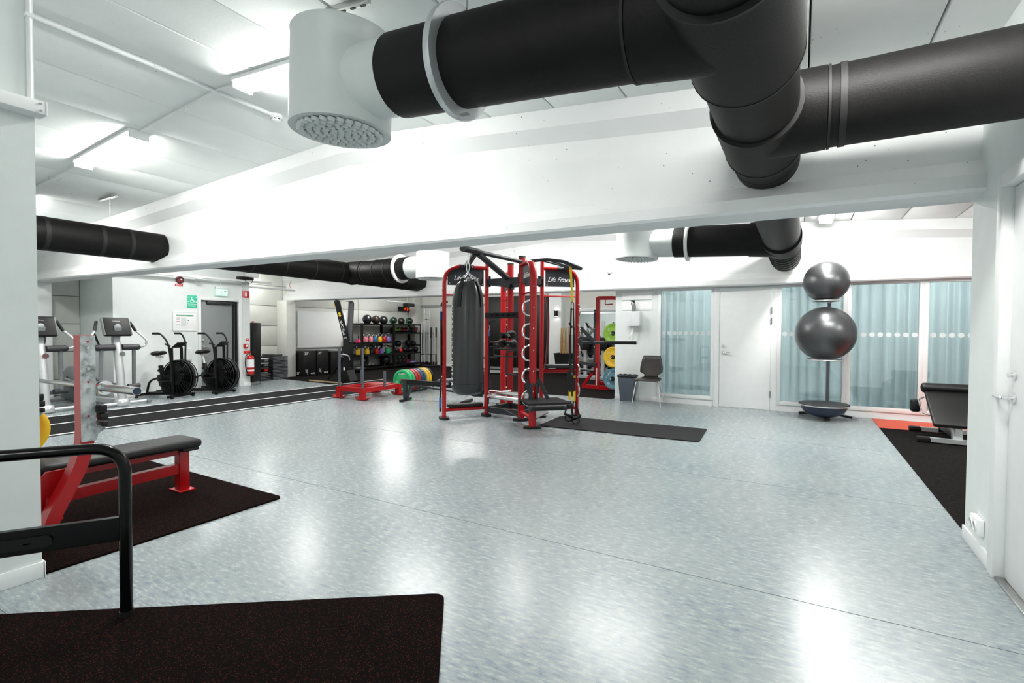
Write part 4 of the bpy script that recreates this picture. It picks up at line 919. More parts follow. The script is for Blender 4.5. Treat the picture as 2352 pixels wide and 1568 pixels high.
# ================================================================ RED TRAINING FRAME
A, B = Vector((-4.54, 5.86, 0)), Vector((-4.15, 6.40, 0))
D, Eo = Vector((-3.50, 6.33, 0)), Vector((-3.09, 5.90, 0))
Fi, G = Vector((-3.40, 6.78, 0)), Vector((-2.97, 7.13, 0))
Ci, H = Vector((-4.05, 6.95, 0)), Vector((-4.50, 7.48, 0))
ctr = (B+D+Fi+Ci)/4; FC = Vector((ctr.x, ctr.y, 0))
fr = thing('training_frame', 'large red multi-station training frame with four wings and dark beams', 'training frame', FC); o = FC
def post_prof(): return [(.050*math.cos(2*PI*k/16), .0285*math.sin(2*PI*k/16)) for k in range(16)]
TOPZ = 2.25
wings = {'AB': (B, A), 'DE': (D, Eo), 'FG': (Fi, G), 'CH': (Ci, H)}
for nm, (i, e) in wings.items():
    out = (e-i).normalized(); nor = Vector((out.y, -out.x, 0))
    m = MB(o); m.sweep(fil([e+UPZ*.03, e+UPZ*TOPZ, i+UPZ*TOPZ], .26, 10), post_prof(), nor); ob = m.build('outer_post', RED, fr)
    m = MB(o); m.sweep([i+UPZ*.03, i+UPZ*2.36], post_prof(), nor); m.build('inner_post', RED, fr)
    m = MB(o); m.sweep([i+UPZ*2.36, i+UPZ*2.385], [(.053*math.cos(2*PI*k/16), .031*math.sin(2*PI*k/16)) for k in range(16)], nor); m.build('post_cap', DGREY, fr)
    for p in (i, e):
        M = frame(p+UPZ*.016, nor, out, UPZ); m = MB(o); m.prism([(x*1.45, y*.85) for x, y in circ(.085, 22)], .03, M); m.build('foot_pad', PLAST, fr)
    for k, z in enumerate((1.61, 1.30, 1.01, .70, .41)):
        c_ = e+UPZ*z; m = MB(o); pts = [c_+nor*.0+UPZ*.10] + [c_+nor*(.05+.095*math.sin(PI*t/10))+UPZ*(.10*math.cos(PI*t/10)) for t in range(11)] + [c_-UPZ*.10]
        m.tube(pts, .0115, 8); m.build('rung_handle', CHROME, fr)
    for z in (.43, .70, .98, 1.27, 1.55, 1.83):
        m = MB(o); q = e+out*.0285+UPZ*(z+.07); m.cyl(q-out*.002, q+out*.008, .009, seg=8); m.build('bolt', STEEL, fr)
    # lower step bar and thin top bar
    m = MB(o); m.tube([e+UPZ*.13, i+UPZ*.13], .026, 10); m.build('lower_bar', RED, fr)
    m = MB(o); m.tube([e+UPZ*1.83, i+UPZ*1.83], .012, 8); m.build('hook_bar', RED, fr)
    if nm in ('AB', 'FG'):
        mid = (i+e)/2; M = frame(mid+UPZ*(.185 if nm == 'AB' else .165), out, nor, UPZ); m = MB(o); m.box((0, .02, 0), ((i-e).length-.12, .14, .05), 0, .015, M); m.build('step_pad', VINYL, fr)
    if nm == 'FG':
        m = MB(o); m.tube([e+UPZ*.70, i+UPZ*.70], .032, 10); m.build('middle_bar', RED, fr)
        M = frame((i+e)/2+UPZ*.77, out, nor, UPZ); m = MB(o); m.box((0, 0, 0), ((i-e).length-.1, .16, .05), 0, .015, M); m.build('bench_pad', CHAR, fr)
    # sign plate with lettering under the arch
    w_ = (i-e).length-.10; mid = (i+e)/2
    fn = nor if nor.dot(CAM-mid) > 0 else -nor; rx = UPZ.cross(fn); rx.normalize()
    sgn = 1 if rx.dot(out) > 0 else -1
    M = frame(mid+UPZ*2.10, rx, UPZ, fn)
    h_ = .125; pts = [(-w_/2, -h_), (w_/2, -h_), (w_/2, h_), (-w_/2, h_)]
    if sgn > 0: pts = [(-w_/2, -h_), (w_/2, -h_), (w_/2, .02), (w_/2-.03, .07), (w_/2-.08, .105), (w_/2-.14, h_), (-w_/2, h_)]
    else: pts = [(-w_/2, -h_), (w_/2, -h_), (w_/2, h_), (-w_/2+.14, h_), (-w_/2+.08, .105), (-w_/2+.03, .07), (-w_/2, .02)]
    m = MB(o); m.prism(pts, .006, M); sp = m.build('sign_plate', CHAR, fr); sp['label'] = 'charcoal plate with white script lettering'
    for sd_ in (1, -1):
        Ml = Matrix.Translation(-o) @ (frame(mid+UPZ*2.08+fn*.004*sd_, rx*sd_, UPZ, fn*sd_))
        text('lettering', 'Life Fitness', .105, PAPER, Ml, sp, .45, .0008, .82)
    for sx in (-1, 1):
        m = MB(o); q = mid+UPZ*2.0+rx*(sx*(w_/2-.025)); m.cyl(q-fn*.01, q+fn*.012, .011, seg=10); m.build('bolt', STEEL, fr)
for p, q in ((B, D), (D, Fi), (Fi, Ci), (Ci, B)):
    m = MB(o); t_ = (q-p).normalized(); m.bar(p+UPZ*2.04+t_*.03, q+UPZ*2.04-t_*.03, .06, .085); m.build('hub_beam', CHAR, fr)
    m = MB(o); m.bar(p+UPZ*.10+t_*.03, q+UPZ*.10-t_*.03, .05, .085); m.build('floor_beam', CHAR, fr)
    for s, pp in ((1, p), (-1, q)):
        m = MB(o); m.bar(pp+UPZ*1.97+t_*.032*s, pp+UPZ*2.13+t_*.032*s, .10, .012, t_); m.build('beam_flange', CHAR, fr)
m = MB(o); m.bar(B+UPZ*1.53, D+UPZ*1.53, .07, .085); m.build('accessory_rail', BLACK, fr)
for k in range(5):
    p = B+(D-B)*(.2+.15*k)+UPZ*1.53; m = MB(o); m.cyl(p+Vector((0, -.03, 0)), p+Vector((.02, -.11, .02)), .009, seg=8); m.build('peg', PLAST, fr)
for z, y in ((.30, 0), (.36, .1)):
    m = MB(o); m.tube([B+UPZ*z+UPY*y, D+UPZ*z+UPY*y], .03, 12); m.build('chrome_bar', CHROME, fr)
m = MB(o); m.tube([B+UPZ*.30, Ci+UPZ*.34], .03, 12); m.build('chrome_bar', CHROME, fr)
# wire shelf holding gloves
m = MB(o)
s0, s1 = Ci+Vector((-.05, -.12, 1.02)), Fi+Vector((-.2, -.10, 1.02))
for k in range(4): m.tube([s0+Vector((0, -.09*k, 0)), s1+Vector((0, -.09*k, 0))], .012, 6)
m.build('wire_shelf', BLACK, fr)['kind'] = 'stuff'
m = MB(o); m.tube(fil([s0+Vector((0, -.3, .08)), s0+Vector((0, -.3, -.10)), s1+Vector((0, -.3, -.10)), s1+Vector((0, -.3, .08))], .05), .012, 6); m.build('shelf_bracket', CHAR, fr)
m = MB(o); m.path(fil([D+Vector((-.10, -.04, 1.0)), D+Vector((-.20, -.08, 1.0)), D+Vector((-.20, -.08, .68)), D+Vector((-.05, -.03, .66))], .03), .03, .02, UPY); m.build('hook_bracket', CHAR, fr)
# boom for the punch bag
TIP = ond(1075, 577, 6.42); dirb = Vector((.09, -1, 0)).normalized()
bm0 = Vector((TIP.x-.13, TIP.y+.95, TIP.z))
bk = D+UPZ*2.30
m = MB(o); m.tube([TIP+Vector((-.03, -.07, .03)), TIP+Vector((-.02, .26, .03))], .058, 12, r2=.04, side=UPX); m.build('boom_head', CHAR, fr)
hp = TIP+Vector((-.02, .24, .03))
m = MB(o); m.tube([hp, bk], .030, 10); m.build('boom_bar', CHAR, fr)
m = MB(o); bdm = (B+D)/2+Vector((.06, 0, 2.08)); m.tube([hp+Vector((0, .02, -.02)), bdm], .045, 12, r2=.04); m.build('boom_leg', CHAR, fr)
m = MB(o); wab = A+(B-A)*.5+UPZ*2.25; m.tube([hp+Vector((-.02, -.02, -.02)), wab], .045, 12, r2=.04); m.build('boom_leg', CHAR, fr)
for p, dv in ((wab, (B-A).normalized()), (Fi+(G-Fi)*.62+UPZ*2.25, (G-Fi).normalized())):
    m = MB(o); m.tube([p-dv*.11, p+dv*.11], .056, 14, r2=.036, side=Vector((dv.y, -dv.x, 0))); m.build('clamp', CHAR, fr)
    for s in (-1, 1):
        m = MB(o); nn = Vector((dv.y, -dv.x, 0)); q = p+dv*.08*s+nn*.055; m.cyl(q, q+nn*.008, .014, seg=10); m.build('bolt', STEEL, fr)
# monkey bar outrigger on the right
e0, e1 = D+(Eo-D)*.45+UPZ*2.27, Fi+(G-Fi)*.62+UPZ*2.27
r0, r1 = ond(1300, 601, 6.75), ond(1337, 617, 6.9)
m = MB(o); m.tube(fil([e0, e0+(r0-e0)*.5+UPZ*.03, r0, r1, e1+(r1-e1)*.3, e1], .06), .022, 10); m.build('outrigger', CHAR, fr)
for k in range(3):
    f_ = .35+.22*k; m = MB(o); m.tube([e0+(r0-e0)*f_+UPZ*.02, e1+(r1-e1)*f_], .014, 8); m.build('outrigger_rung', CHAR, fr)
# step platform on the front wing
m = MB(o); z = .40; pts = [fl(1191, 915, z), fl(1215, 927, z), fl(1313, 924, z), fl(1280, 912, z)]
n4 = pts+[p-UPZ*.022 for p in pts]; m.add(n4, [(0, 1, 2, 3), (7, 6, 5, 4), (0, 4, 5, 1), (1, 5, 6, 2), (2, 6, 7, 3), (3, 7, 4, 0)]); m.build('foot_platform', RUBG, fr)
a_, b_ = pts[1]-UPZ*.06, pts[2]-UPZ*.06; dv = (b_-a_).normalized()
m = MB(o); m.cyl(a_+dv*.03, b_-dv*.08, .036, seg=16); m.build('platform_roller', PLAST, fr)
for p in (a_, b_-dv*.11):
    m = MB(o); m.cyl(p, p+dv*.03, .038, seg=16); m.build('roller_cap', CHAR, fr)
a2, b2_ = pts[0]-UPZ*.06, pts[3]-UPZ*.06; m = MB(o); m.cyl(a2+dv*.02, b2_, .034, seg=16); m.build('platform_roller', PLAST, fr)
for s in (-1, 1):
    w0 = (Eo-D).normalized(); n0 = Vector((w0.y, -w0.x, 0)); m = MB(o); m.bar(Eo+n0*.085*s+UPZ*.66, Eo+n0*.11*s+Vector((.1, .02, .40)), .03, .045); m.build('platform_arm', CHAR, fr)
m = MB(o); m.path(fil([Eo+w0*.04-n0*.05+UPZ*.40, Eo+w0*.05-n0*.04+UPZ*.60, Eo+w0*.05+n0*.04+UPZ*.60, Eo+w0*.04+n0*.05+UPZ*.40], .03), .02, .03, w0); m.build('platform_bracket', CHAR, fr)
# sloping foot plates between the posts of the front wing
for s in (-1, 1):
    m = MB(o); m.add([D+n0*.10*s*1.0+w0*.1+UPZ*.10, Eo+n0*.07*s-w0*.12+UPZ*.10, Eo+n0*.26*s-w0*.12+UPZ*.19, D+n0*.28*s+w0*.08+UPZ*.19, D+n0*.10*s+w0*.1+UPZ*.09, Eo+n0*.07*s-w0*.12+UPZ*.09, Eo+n0*.26*s-w0*.12+UPZ*.18, D+n0*.28*s+w0*.08+UPZ*.18], [(0, 1, 2, 3), (7, 6, 5, 4), (0, 4, 5, 1), (1, 5, 6, 2), (2, 6, 7, 3), (3, 7, 4, 0)]); m.build('wing_plate', CHAR, fr)
# bar arm on the right post
q0 = G+UPZ*1.13+(G-Fi).normalized()*.06; q1 = q0+Vector((.866, .45, .0))*.86
m = MB(o); m.cyl(q0, q1, .022, seg=12); m.build('dip_bar', CHAR, fr)
m = MB(o); m.cyl(q0+(q1-q0)*.42, q1, .026, seg=12); m.build('bar_grip', VINYL, fr)
m = MB(o); m.cyl(q1, q1+(q1-q0).normalized()*.02, .028, seg=12); m.build('bar_end', STEEL, fr)
m = MB(o); m.bar(G+UPZ*1.36+Vector((.05, 0, 0)), q0+(q1-q0)*.24+UPZ*.02, .03, .05); m.build('bar_brace', CHAR, fr)
m = MB(o); m.box(G+Vector((.05, .0, 1.12)), (.07, .1, .13), .7, .015); m.build('bar_clamp', CHAR, fr)
# ---------------------------------------------------------------- punch bag
c = ond(1075, 777, 6.42); bx, by_ = TIP.x, TIP.y; Z0, Z1 = .475, 1.90; R = .207
pb = thing('punch_bag', 'tall black vinyl punch bag hanging on chains from the red training frame', 'punch bag', (bx, by_, Z0)); o = pb.location
def wr(a, z):
    k = max(0, min(1, (z-1.55)/.35)); return 1 + k*.05*math.sin(a*9+1.3*math.sin(a*2)) + k*.03*math.sin(a*17)
prof = [(.001, 0), (R*.55, .005), (R*.80, .022), (R*.94, .055), (R*.99, .10), (R, .16), (R*1.0, .6), (R*1.0, 1.0), (R*.99, 1.12), (R*.97, 1.20), (R*.93, 1.28), (R*.84, 1.36), (R*.68, 1.43), (R*.5, 1.465), (.001, 1.47)]
m = MB(); m.lathe(prof, None, 72, wob=lambda a, z: wr(a, z+Z0-.06)); m.build('body', BAGV, pb)
m = MB(); m.lathe([(R+.0015, .155), (R+.002, .158), (R+.0015, .161)], None, 48); m.build('bottom_seam', PLAST, pb)
m = MB(); m.tube([(R*math.cos(-.95), R*math.sin(-.95), .12), (R*math.cos(-.95), R*math.sin(-.95), 1.1)], .003, 5); m.build('side_seam', PLAST, pb)
cv = Vector((CAM.x-bx, CAM.y-by_, 0)).normalized(); ac = math.atan2(cv.y, cv.x)
for k in range(4):
    a0 = ac+.35+k*PI/2-.9; m = MB(); pts = [(rr*math.cos(a0), rr*math.sin(a0), zz) for rr, zz in ((R*1.01, 1.13), (R*.985, 1.22), (R*.95, 1.30), (R*.86, 1.375), (R*.70, 1.445), (R*.55, 1.50))]
    m.path(pts, .05, .006, Vector((-math.sin(a0), math.cos(a0), 0))); m.build('strap', PLAST, pb)
    top = Vector((0, 0, TIP.z-Z0-.28)); q = Vector(pts[-1])
    ch = MB(); n_ = 9
    for j in range(n_):
        p = q+(top-q)*((j+.5)/n_); tt_ = (top-q).normalized(); sd_ = tt_.cross(UPX if j % 2 else UPY).normalized(); l_ = (top-q).length/n_*.66
        ch.tube([p+tt_*(l_*math.cos(2*PI*w/10))+sd_*(.011*math.sin(2*PI*w/10)) for w in range(10)], .0035, 5, closed=True)
    ch.build('chain', CHROME, pb)['kind'] = 'stuff'
for k, zz in ((0, TIP.z-Z0-.20), (1, TIP.z-Z0-.09)):
    m = MB(); m.tube([(.022*math.sin(2*PI*w/16) if k == 0 else 0, 0 if k == 0 else .018*math.sin(2*PI*w/16), zz+.07*math.cos(2*PI*w/16)) for w in range(16)], .005, 6, closed=True); m.build('carabiner', CHROME, pb)
m = MB(); m.tube([(.02*math.cos(2*PI*w/16), 0, -.012+.018*math.sin(2*PI*w/16)) for w in range(16)], .003, 5, closed=True); m.build('bottom_ring', CHROME, pb)
# printed lettering wrapped on the left flank, reading downwards
al = ac-1.22; word = 'SUPERKICKFIGHTER'; z = 1.17; 
m = MB(); vs = []
for i in range(7):
    a_ = al+(-.14+.28*i/6)-.10
lm = Matrix.Translation((0, 0, 0))
for k, chh in enumerate(word):
    zz = 1.14-k*.066; a_ = al-.02
    nrm_ = Vector((math.cos(a_), math.sin(a_), 0)); up_ = Vector((-math.sin(a_), math.cos(a_), 0))
    text('lettering', chh, .085, PAPER, frame(nrm_*(R+.0035)+UPZ*zz, -UPZ, up_, nrm_), pb, 0, .001, .95)
# gloves on the wire shelf
for k, (dx, dy, rz, lb) in enumerate(((-.02, -.10, .4, 'left one on the wire shelf'), (.24, -.16, -.5, 'middle one on the wire shelf'), (.15, -.10, 1.2, 'right one on top of the others'))):
    p = s0+Vector((dx, dy, .012)); g = thing('boxing_glove', 'black boxing glove, '+lb+' of the training frame', 'boxing glove', (p.x, p.y, p.z+(.14 if k == 2 else 0)), rz, group='gloves on the training frame')
    m = MB(); m.ball((.05, 0, .07), .075, (1.25, .9, .92), 18, 12); m.ball((-.06, 0, .06), .05, (1.4, 1, 1), 14, 10); m.build('fist', VINYL, g)
    m = MB(); m.ball((.03, -.06, .09), .035, (1.7, .9, .9), 12, 8); m.build('thumb', VINYL, g)
    m = MB(); m.cyl((-.16, 0, .06), (-.10, 0, .06), .047, seg=16); m.build('cuff', BLKG, g)
    text('lettering', 'CORE', .045, PAPER, frame((.0, -.048, .06), (1, 0, 0), (0, 0, 1), (0, -1, 0)), g)
# suspension trainer
ST = ond(1312, 612, 6.98)
sp = thing('suspension_trainer', 'yellow and black suspension straps hanging from the right outrigger', 'suspension trainer', (ST.x, ST.y, ST.z)); o = sp.location
hz = lambda y: CAM.z-(y-758.5)*6.98/F
def sb(px, y0, y1, w, name, mt, dep=6.98, tilt=0):
    p0, p1 = ond(px, y0, dep), ond(px+tilt, y1, dep); m = MB(o); m.bar(p0, p1, w, .004, FW); return m.build(name, mt, sp)
sb(1310, 606, 694, .032, 'anchor_strap', YELS, tilt=5)
m = MB(o); c_ = ond(1315, 702, 6.98); m.tube([c_+RT*(.02*math.sin(2*PI*w/14))+UPZ*(.055*math.cos(2*PI*w/14)) for w in range(14)], .005, 6, closed=True); m.build('carabiner', BLACK, sp)
for s, xa, xb in ((-1, 1312, 1309), (1, 1317, 1319)):
    sb(xa, 708, 770, .022, 'strap', PLAST, tilt=(xb-xa)*.6); sb(xb-s, 768, 900, .034, 'strap', PLAST)
    sb(xb, 897, 918, .036, 'grip_sleeve', YELS) if s < 0 else sb(xb, 897, 926, .036, 'grip_sleeve', YELS)
    h0 = ond(xb+s*3, 957+s*3, 6.98); m = MB(o); m.cyl(h0-RT*.065-UPZ*.03*s, h0+RT*.065+UPZ*.03*s, .019, seg=12); m.build('handle', VINYL, sp)
    for q_ in (-1, 1):
        m = MB(o); m.bar(ond(xb+q_*2, 920, 6.98), h0+RT*(.055*q_)+UPZ*(.025*s*q_), .022, .006, FW); m.build('handle_strap', PLAST, sp)
    m = MB(o); l0 = h0+UPZ*.02; m.tube([l0+RT*(.05*math.sin(2*PI*w/14))+UPZ*(.045*math.cos(2*PI*w/14)-.05)-FW*.03 for w in range(14)], .008, 6, closed=True); m.build('foot_loop', PLAST, sp)
sb(1319, 862, 867, .036, 'yellow_band', YELS)
m = MB(o); m.bar(ond(1305, 852, 6.97), ond(1305, 880, 6.97), .035, .02, FW); m.build('buckle', PLAST, sp)
# resistance tubes with carabiners at the frame
for px, D_, y0, y1, lb in ((1123, 7.9, 758, 928, 'black braided resistance tube hanging inside the red training frame'), (1013, 7.35, 715, 945, 'black braided resistance tube on the left outer post of the training frame')):
    p0, p1 = ond(px, y0, D_), ond(px-2, y1, D_); p1.z = max(p1.z, .05)
    t = thing('resistance_tube', lb, 'resistance tube', (p0.x, p0.y, p0.z)); m = MB(t.location)
    m.tube([p0, p0+(p1-p0)*.5+RT*.01, p1], .014, 8); m.build('sleeve', VINYL, t)
    for f0, f1 in ((0, .08), (.86, .96)):
        m = MB(t.location); m.cyl(p0+(p1-p0)*f0, p0+(p1-p0)*f1, .019, seg=10); m.build('connector', BLUE, t)
    m = MB(t.location); m.tube([p0+UPZ*(.04+.04*math.cos(2*PI*w/12))+RT*(.014*math.sin(2*PI*w/12)) for w in range(12)], .0035, 5, closed=True); m.build('carabiner', CHROME, t)
    m = MB(t.location); m.path(fil([p0+UPZ*.08, p0+UPZ*.13+RT*.02, p0+UPZ*.14+RT*.10], .03), .02, .03, FW); m.build('hook_arm', CHAR, t)
# yellow kettle base and red pad lying inside the frame
p = fl(1140, 938); yk = thing('balance_dome', 'small yellow plastic stand on the floor inside the training frame', 'stand', (p.x+.12, p.y+.25, 0))
m = MB(); m.lathe([(.11, 0), (.10, .02), (.05, .10), (.035, .14)], None, 8, False); m.build('body', YEL, yk); m = MB(); m.cyl((0, 0, .14), (0, 0, .16), .05, seg=10); m.build('cap', YEL, yk)
# hanging padded strip and rope with red clips at the right inner post
p = ond(1254, 680, 7.72); hb = thing('hanging_belt', 'dark red padded belt hanging at the right wing of the training frame', 'belt', (p.x, p.y, p.z)); m = MB(p)
m.path(fil([p+UPZ*.0, p-UPZ*.3+RT*.035, p-UPZ*.75+RT*.03, p-UPZ*1.2-RT*.02], .2), .09, .02, FW); m.build('belt', pm('dark_red_vinyl', (.12, .012, .01), .5), hb)
m = MB(p); m.path(fil([p+RT*.014, p-UPZ*.3+RT*.05, p-UPZ*.75+RT*.045, p-UPZ*1.2-RT*.005], .2), .09, .01, FW); m.build('lining', DGREY, hb)
m = MB(p); m.tube([p+UPZ*(.03+.03*math.cos(w*PI/5))+RT*(.03*math.sin(w*PI/5)) for w in range(10)], .006, 5, closed=True); m.build('buckle', CHROME, hb)
# ================================================================ MIDDLE: sled, plates, rower
POLE = pm('pole_grey_paint', (.085, .10, .118), .4)
sl = thing('push_sled', 'red weight sled with tall grey push poles on the floor', 'sled', (-7.25, 7.0, 0)); o = sl.location
sx0, sx1, sy0, sy1 = -7.60, -6.98, 6.58, 7.52
for x, nm in ((sx0, 'l'), (sx1, 'r')):
    for y in (sy0, sy1):
        m = MB(o); pr = [(-.17, .055), (-.10, .012), (.10, .012), (.17, .055), (.16, .062), (.095, .024), (-.095, .024), (-.16, .062)]
        m.prism([(p, q) for p, q in pr], .085, frame((x, y, 0), (1, 0, 0), (0, 0, 1), (0, -1, 0))); m.build('runner', RED, sl)
        m = MB(o); m.prism([(-.05, .02), (.05, .02), (.05, .22), (-.05, .22)], .08, frame((x, y, 0), (1, 0, 0), (0, 0, 1), (0, -1, 0))); m.build('leg', RED, sl)
    m = MB(o); m.bar((x, sy0, .185), (x, sy1, .185), .07, .085); m.build('side_rail', RED, sl)
for y in (sy0, 7.1, sy1-.03):
    m = MB(o); m.bar((sx0, y, .19), (sx1, y, .19), .07, .085); m.build('cross_rail', RED, sl)
m = MB(o); m.bar((sx0, sy0+.1, .205), (sx1, 7.1, .205), .05, .05); m.build('diagonal_rail', RED, sl)
m = MB(o); m.prism([(sx0+.1, 7.15), (sx1-.1, 7.15), (sx1-.1, sy1-.06), (sx0+.1, sy1-.06)], .01, Matrix.Translation((0, 0, .235))); m.build('plate_deck', RED, sl)
for x in (sx0, sx1):
    m = MB(o); m.cyl((x, sy0, .2), (x, sy0, .97), .024, seg=14); m.build('push_pole', POLE, sl)
    m = MB(o); m.cyl((x+.02, 7.12, .2), (x+.02, 7.12, .50), .028, seg=14); m.build('weight_post', POLE, sl)
row = ((GRN, 'green', 'front'), (GRN, 'green', 'second'), (REDR, 'red', 'first'), (REDR, 'red', 'second'), (BLU, 'blue', 'first'), (BLU, 'blue', 'second'), (YEL, 'yellow', 'first'), (YEL, 'yellow', 'second'), (PLAST, 'black', 'last'))
rk = thing('plate_rack', 'low black wire rack holding a row of coloured bumper plates', 'rack', (-7.1, 8.2, 0)); o = rk.location
for s in (-1, 1):
    m = MB(o); m.tube([(-7.08+s*.10, 7.68, .03), (-7.16+s*.10, 8.72, .03)], .014, 8); m.build('rail', BLACK, rk)
for k in range(11):
    y = 7.72+.0975*k; x = -7.08-.08*(y-7.7); m = MB(o); m.tube(fil([(x-.13, y, .03), (x, y, .20 if k else .25), (x+.13, y, .03)], .05), .009, 6); m.build('divider', BLACK, rk)
for k, (mt, cn, od) in enumerate(row):
    y = 7.77+.0975*k; x = -7.08-.08*(y-7.7)
    plate('bumper_plate', '%s bumper plate, %s %s of the row in the low rack' % (cn, od, 'one' if cn in ('green', 'black') else cn+' one'), (x, y, .262), (.08, -1, 0), .225 if k < 8 else .215, .072 if k < 8 else .05, mt, group='bumper plates in the low rack', lab=((('ELEIKO', 0), ('10', PI/2+.3), ('10', -PI/2-.3)) if k == 0 else None))
# rowing machine
rw = thing('rowing_machine', 'dark rowing machine with grey legs beside the bumper plates', 'rowing machine', (-6.3, 6.97, 0), .28)
m = MB(); m.bar((0, 0, .36), (1.6, 0, .27), .055, .085); m.build('rail', BLACK, rw)
m = MB(); m.bar((.02, 0, .31), (1.5, 0, .14), .05, .03); m.build('lower_rail', CHAR, rw)
m = MB(); m.bar((0.01, 0, .02), (.0, 0, .40), .06, .07, UPX); m.build('front_leg', CHAR, rw)
m = MB(); m.bar((.03, 0, .03), (.14, 0, .33), .05, .05, UPX); m.build('leg_brace', CHAR, rw)
m = MB(); m.box((.01, 0, .025), (.07, .40, .04), 0, .01); m.build('front_foot', PLAST, rw)
m = MB(); m.box((1.2, 0, .035), (.08, .5, .05), 0, .01); m.build('rear_foot', PLAST, rw)
m = MB(); m.box((.80, 0, .40), (.24, .30, .05), 0, .02); m.build('seat', BLUEG, rw)
m = MB(); m.box((.80, 0, .35), (.14, .12, .05), 0, .01); m.build('seat_carriage', SILV, rw)
m = MB(); m.lathe([(.02, -.07), (.22, -.07), (.25, -.04), (.25, .04), (.22, .07), (.02, .07)], frame((1.38, 0, .38), (1, 0, 0), (0, 0, 1), (0, -1, 0)), 28); m.build('flywheel_cover', PLAST, rw)
for s in (-1, 1):
    m = MB(); m.box((1.10, s*.14, .33), (.06, .12, .28), 0, .015); m.build('foot_rest', GREYP, rw)
m = MB(); m.tube(fil([(1.2, 0, .3), (1.18, 0, .6), (1.1, 0, .85)], .1), .02, 8); m.build('monitor_arm', SILV, rw)
m = MB(); m.box((1.09, 0, .87), (.04, .18, .15), 0, .01); m.build('monitor', PLAST, rw)
# ================================================================ FAR RIGHT WALL
ch = thing('chair', 'dark brown bent-plywood chair with slim chrome legs against the grey wall', 'chair', (-2.32, 8.87, 0), .05)
def shell(u): return u
pts = []; prof_ = [(-.20, .445, .42), (-.10, .452, .43), (.05, .447, .42), (.15, .450, .38), (.185, .475, .25), (.20, .52, .24), (.215, .57, .40), (.235, .66, .40), (.262, .80, .345), (.272, .865, .29)]
vs = []; nx = 8
for (y, z, w) in prof_:
    for i in range(nx+1):
        t_ = i/nx*2-1; vs.append((t_*w/2, y-(.025*t_*t_ if z > .55 else 0), z+(.012*t_*t_ if z < .5 else 0)))
fs = [(r*(nx+1)+i, r*(nx+1)+i+1, (r+1)*(nx+1)+i+1, (r+1)*(nx+1)+i) for r in range(len(prof_)-1) for i in range(nx)]
m = MB(); m.add(vs[:5*(nx+1)], [f for f in fs if max(f) < 5*(nx+1)], True); seat = m.build('seat', pm('dark_veneer', (.030, .027, .024), .4, var=.2), ch)
m = MB(); m.add(vs[4*(nx+1):], [tuple(j-4*(nx+1) for j in f) for f in fs if min(f) >= 4*(nx+1)], True); back = m.build('backrest', MATS['dark_veneer'], ch)
for ob in (seat, back):
    sm_ = ob.modifiers.new('thick', 'SOLIDIFY'); sm_.thickness = .011; sm_.offset = -1
for sx in (-1, 1):
    m = MB(); m.tube(fil([(sx*.245, -.225, 0), (sx*.19, -.16, .425), (sx*.10, -.10, .432)], .04), .009, 8); m.build('leg', CHROME, ch)
    m = MB(); m.tube(fil([(sx*.235, .20, 0), (sx*.18, .12, .425), (sx*.10, .08, .432)], .04), .009, 8); m.build('leg', CHROME, ch)
m = MB(); m.box((0, 0, .428), (.22, .24, .012), 0, .004); m.build('seat_plate', STEEL, ch)
bn = thing('waste_bin', 'blue-grey plastic waste bin with a black liner against the wall', 'bin', (-2.80, 9.18, 0))
def frust(m, a, b, z0, z1, th=.006):
    def r_(q, z): return [(q[0]*sx, q[1]*sy, z) for sx, sy in ((-1, -1), (1, -1), (1, 1), (-1, 1))]
    v = r_(a, z0)+r_(b, z1)+r_((b[0]-th, b[1]-th), z1)+r_((a[0]-th, a[1]-th), z0+th)
    f = [(3, 2, 1, 0)]
    for k in (0, 4, 8): f += [(k+i, k+(i+1) % 4, k+4+(i+1) % 4, k+4+i) for i in range(4)]
    f.append((12, 13, 14, 15)); m.add(v, f)
m = MB(); frust(m, (.115, .075), (.155, .105), 0, .48); m.build('bucket', BLUEG, bn)
m = MB(); m.path([(x*.157, y*.107, .475) for x, y in ((-1, -1), (1, -1), (1, 1), (-1, 1))], .012, .022, UPZ, True); m.build('rim', BLUEG, bn)
vs = []; n_ = 40
for z, k in ((.445, 1.03), (.488, 1.06), (.492, .96), (.40, .90)):
    for i in range(n_):
        a = 2*PI*i/n_; ca, sa = math.cos(a), math.sin(a); q = max(abs(ca), abs(sa)); wv = 1+.02*math.sin(i*2.7+z*40); vs.append((.158*ca/q*k*wv, .108*sa/q*k*wv, z+.006*math.sin(i*1.9+k*9)))
m = MB(); m.add(vs, [(r*n_+i, r*n_+(i+1) % n_, (r+1)*n_+(i+1) % n_, (r+1)*n_+i) for r in range(3) for i in range(n_)], True); m.build('bin_liner', PLAST, bn)
for z0, z1, lb in ((1.895, 2.035, 'upper blank white panel on the wall above the paper dispenser'), (1.705, 1.85, 'lower blank white panel on the wall behind the spray bottle')):
    w_ = thing('wall_panel', lb, 'panel', (-2.685, YF, z0)); m = MB(); m.box((0, -.012, (z1-z0)/2), (.57, .02, z1-z0), -.0, .003); m.build('board', PAPER, w_)
    for sx in (-1, 1):
        m = MB(); m.box((sx*.25, -.003, (z1-z0)/2), (.03, .006, .05)); m.build('mount', WHITE, w_)
pd = thing('paper_dispenser', 'white paper towel dispenser with a hanging sheet on the grey wall', 'dispenser', (-2.715, YF, 1.41))
m = MB(); m.prism([(-.13, 0), (.13, 0), (.135, .06), (.13, .25), (.11, .265), (-.11, .265), (-.13, .25), (-.135, .06)], .17, frame((0, -.087, 0), (1, 0, 0), (0, 0, 1), (0, -1, 0))); ob = m.build('cover', DRUMG, pd); bv = ob.modifiers.new('round', 'BEVEL'); bv.width = .02; bv.segments = 3
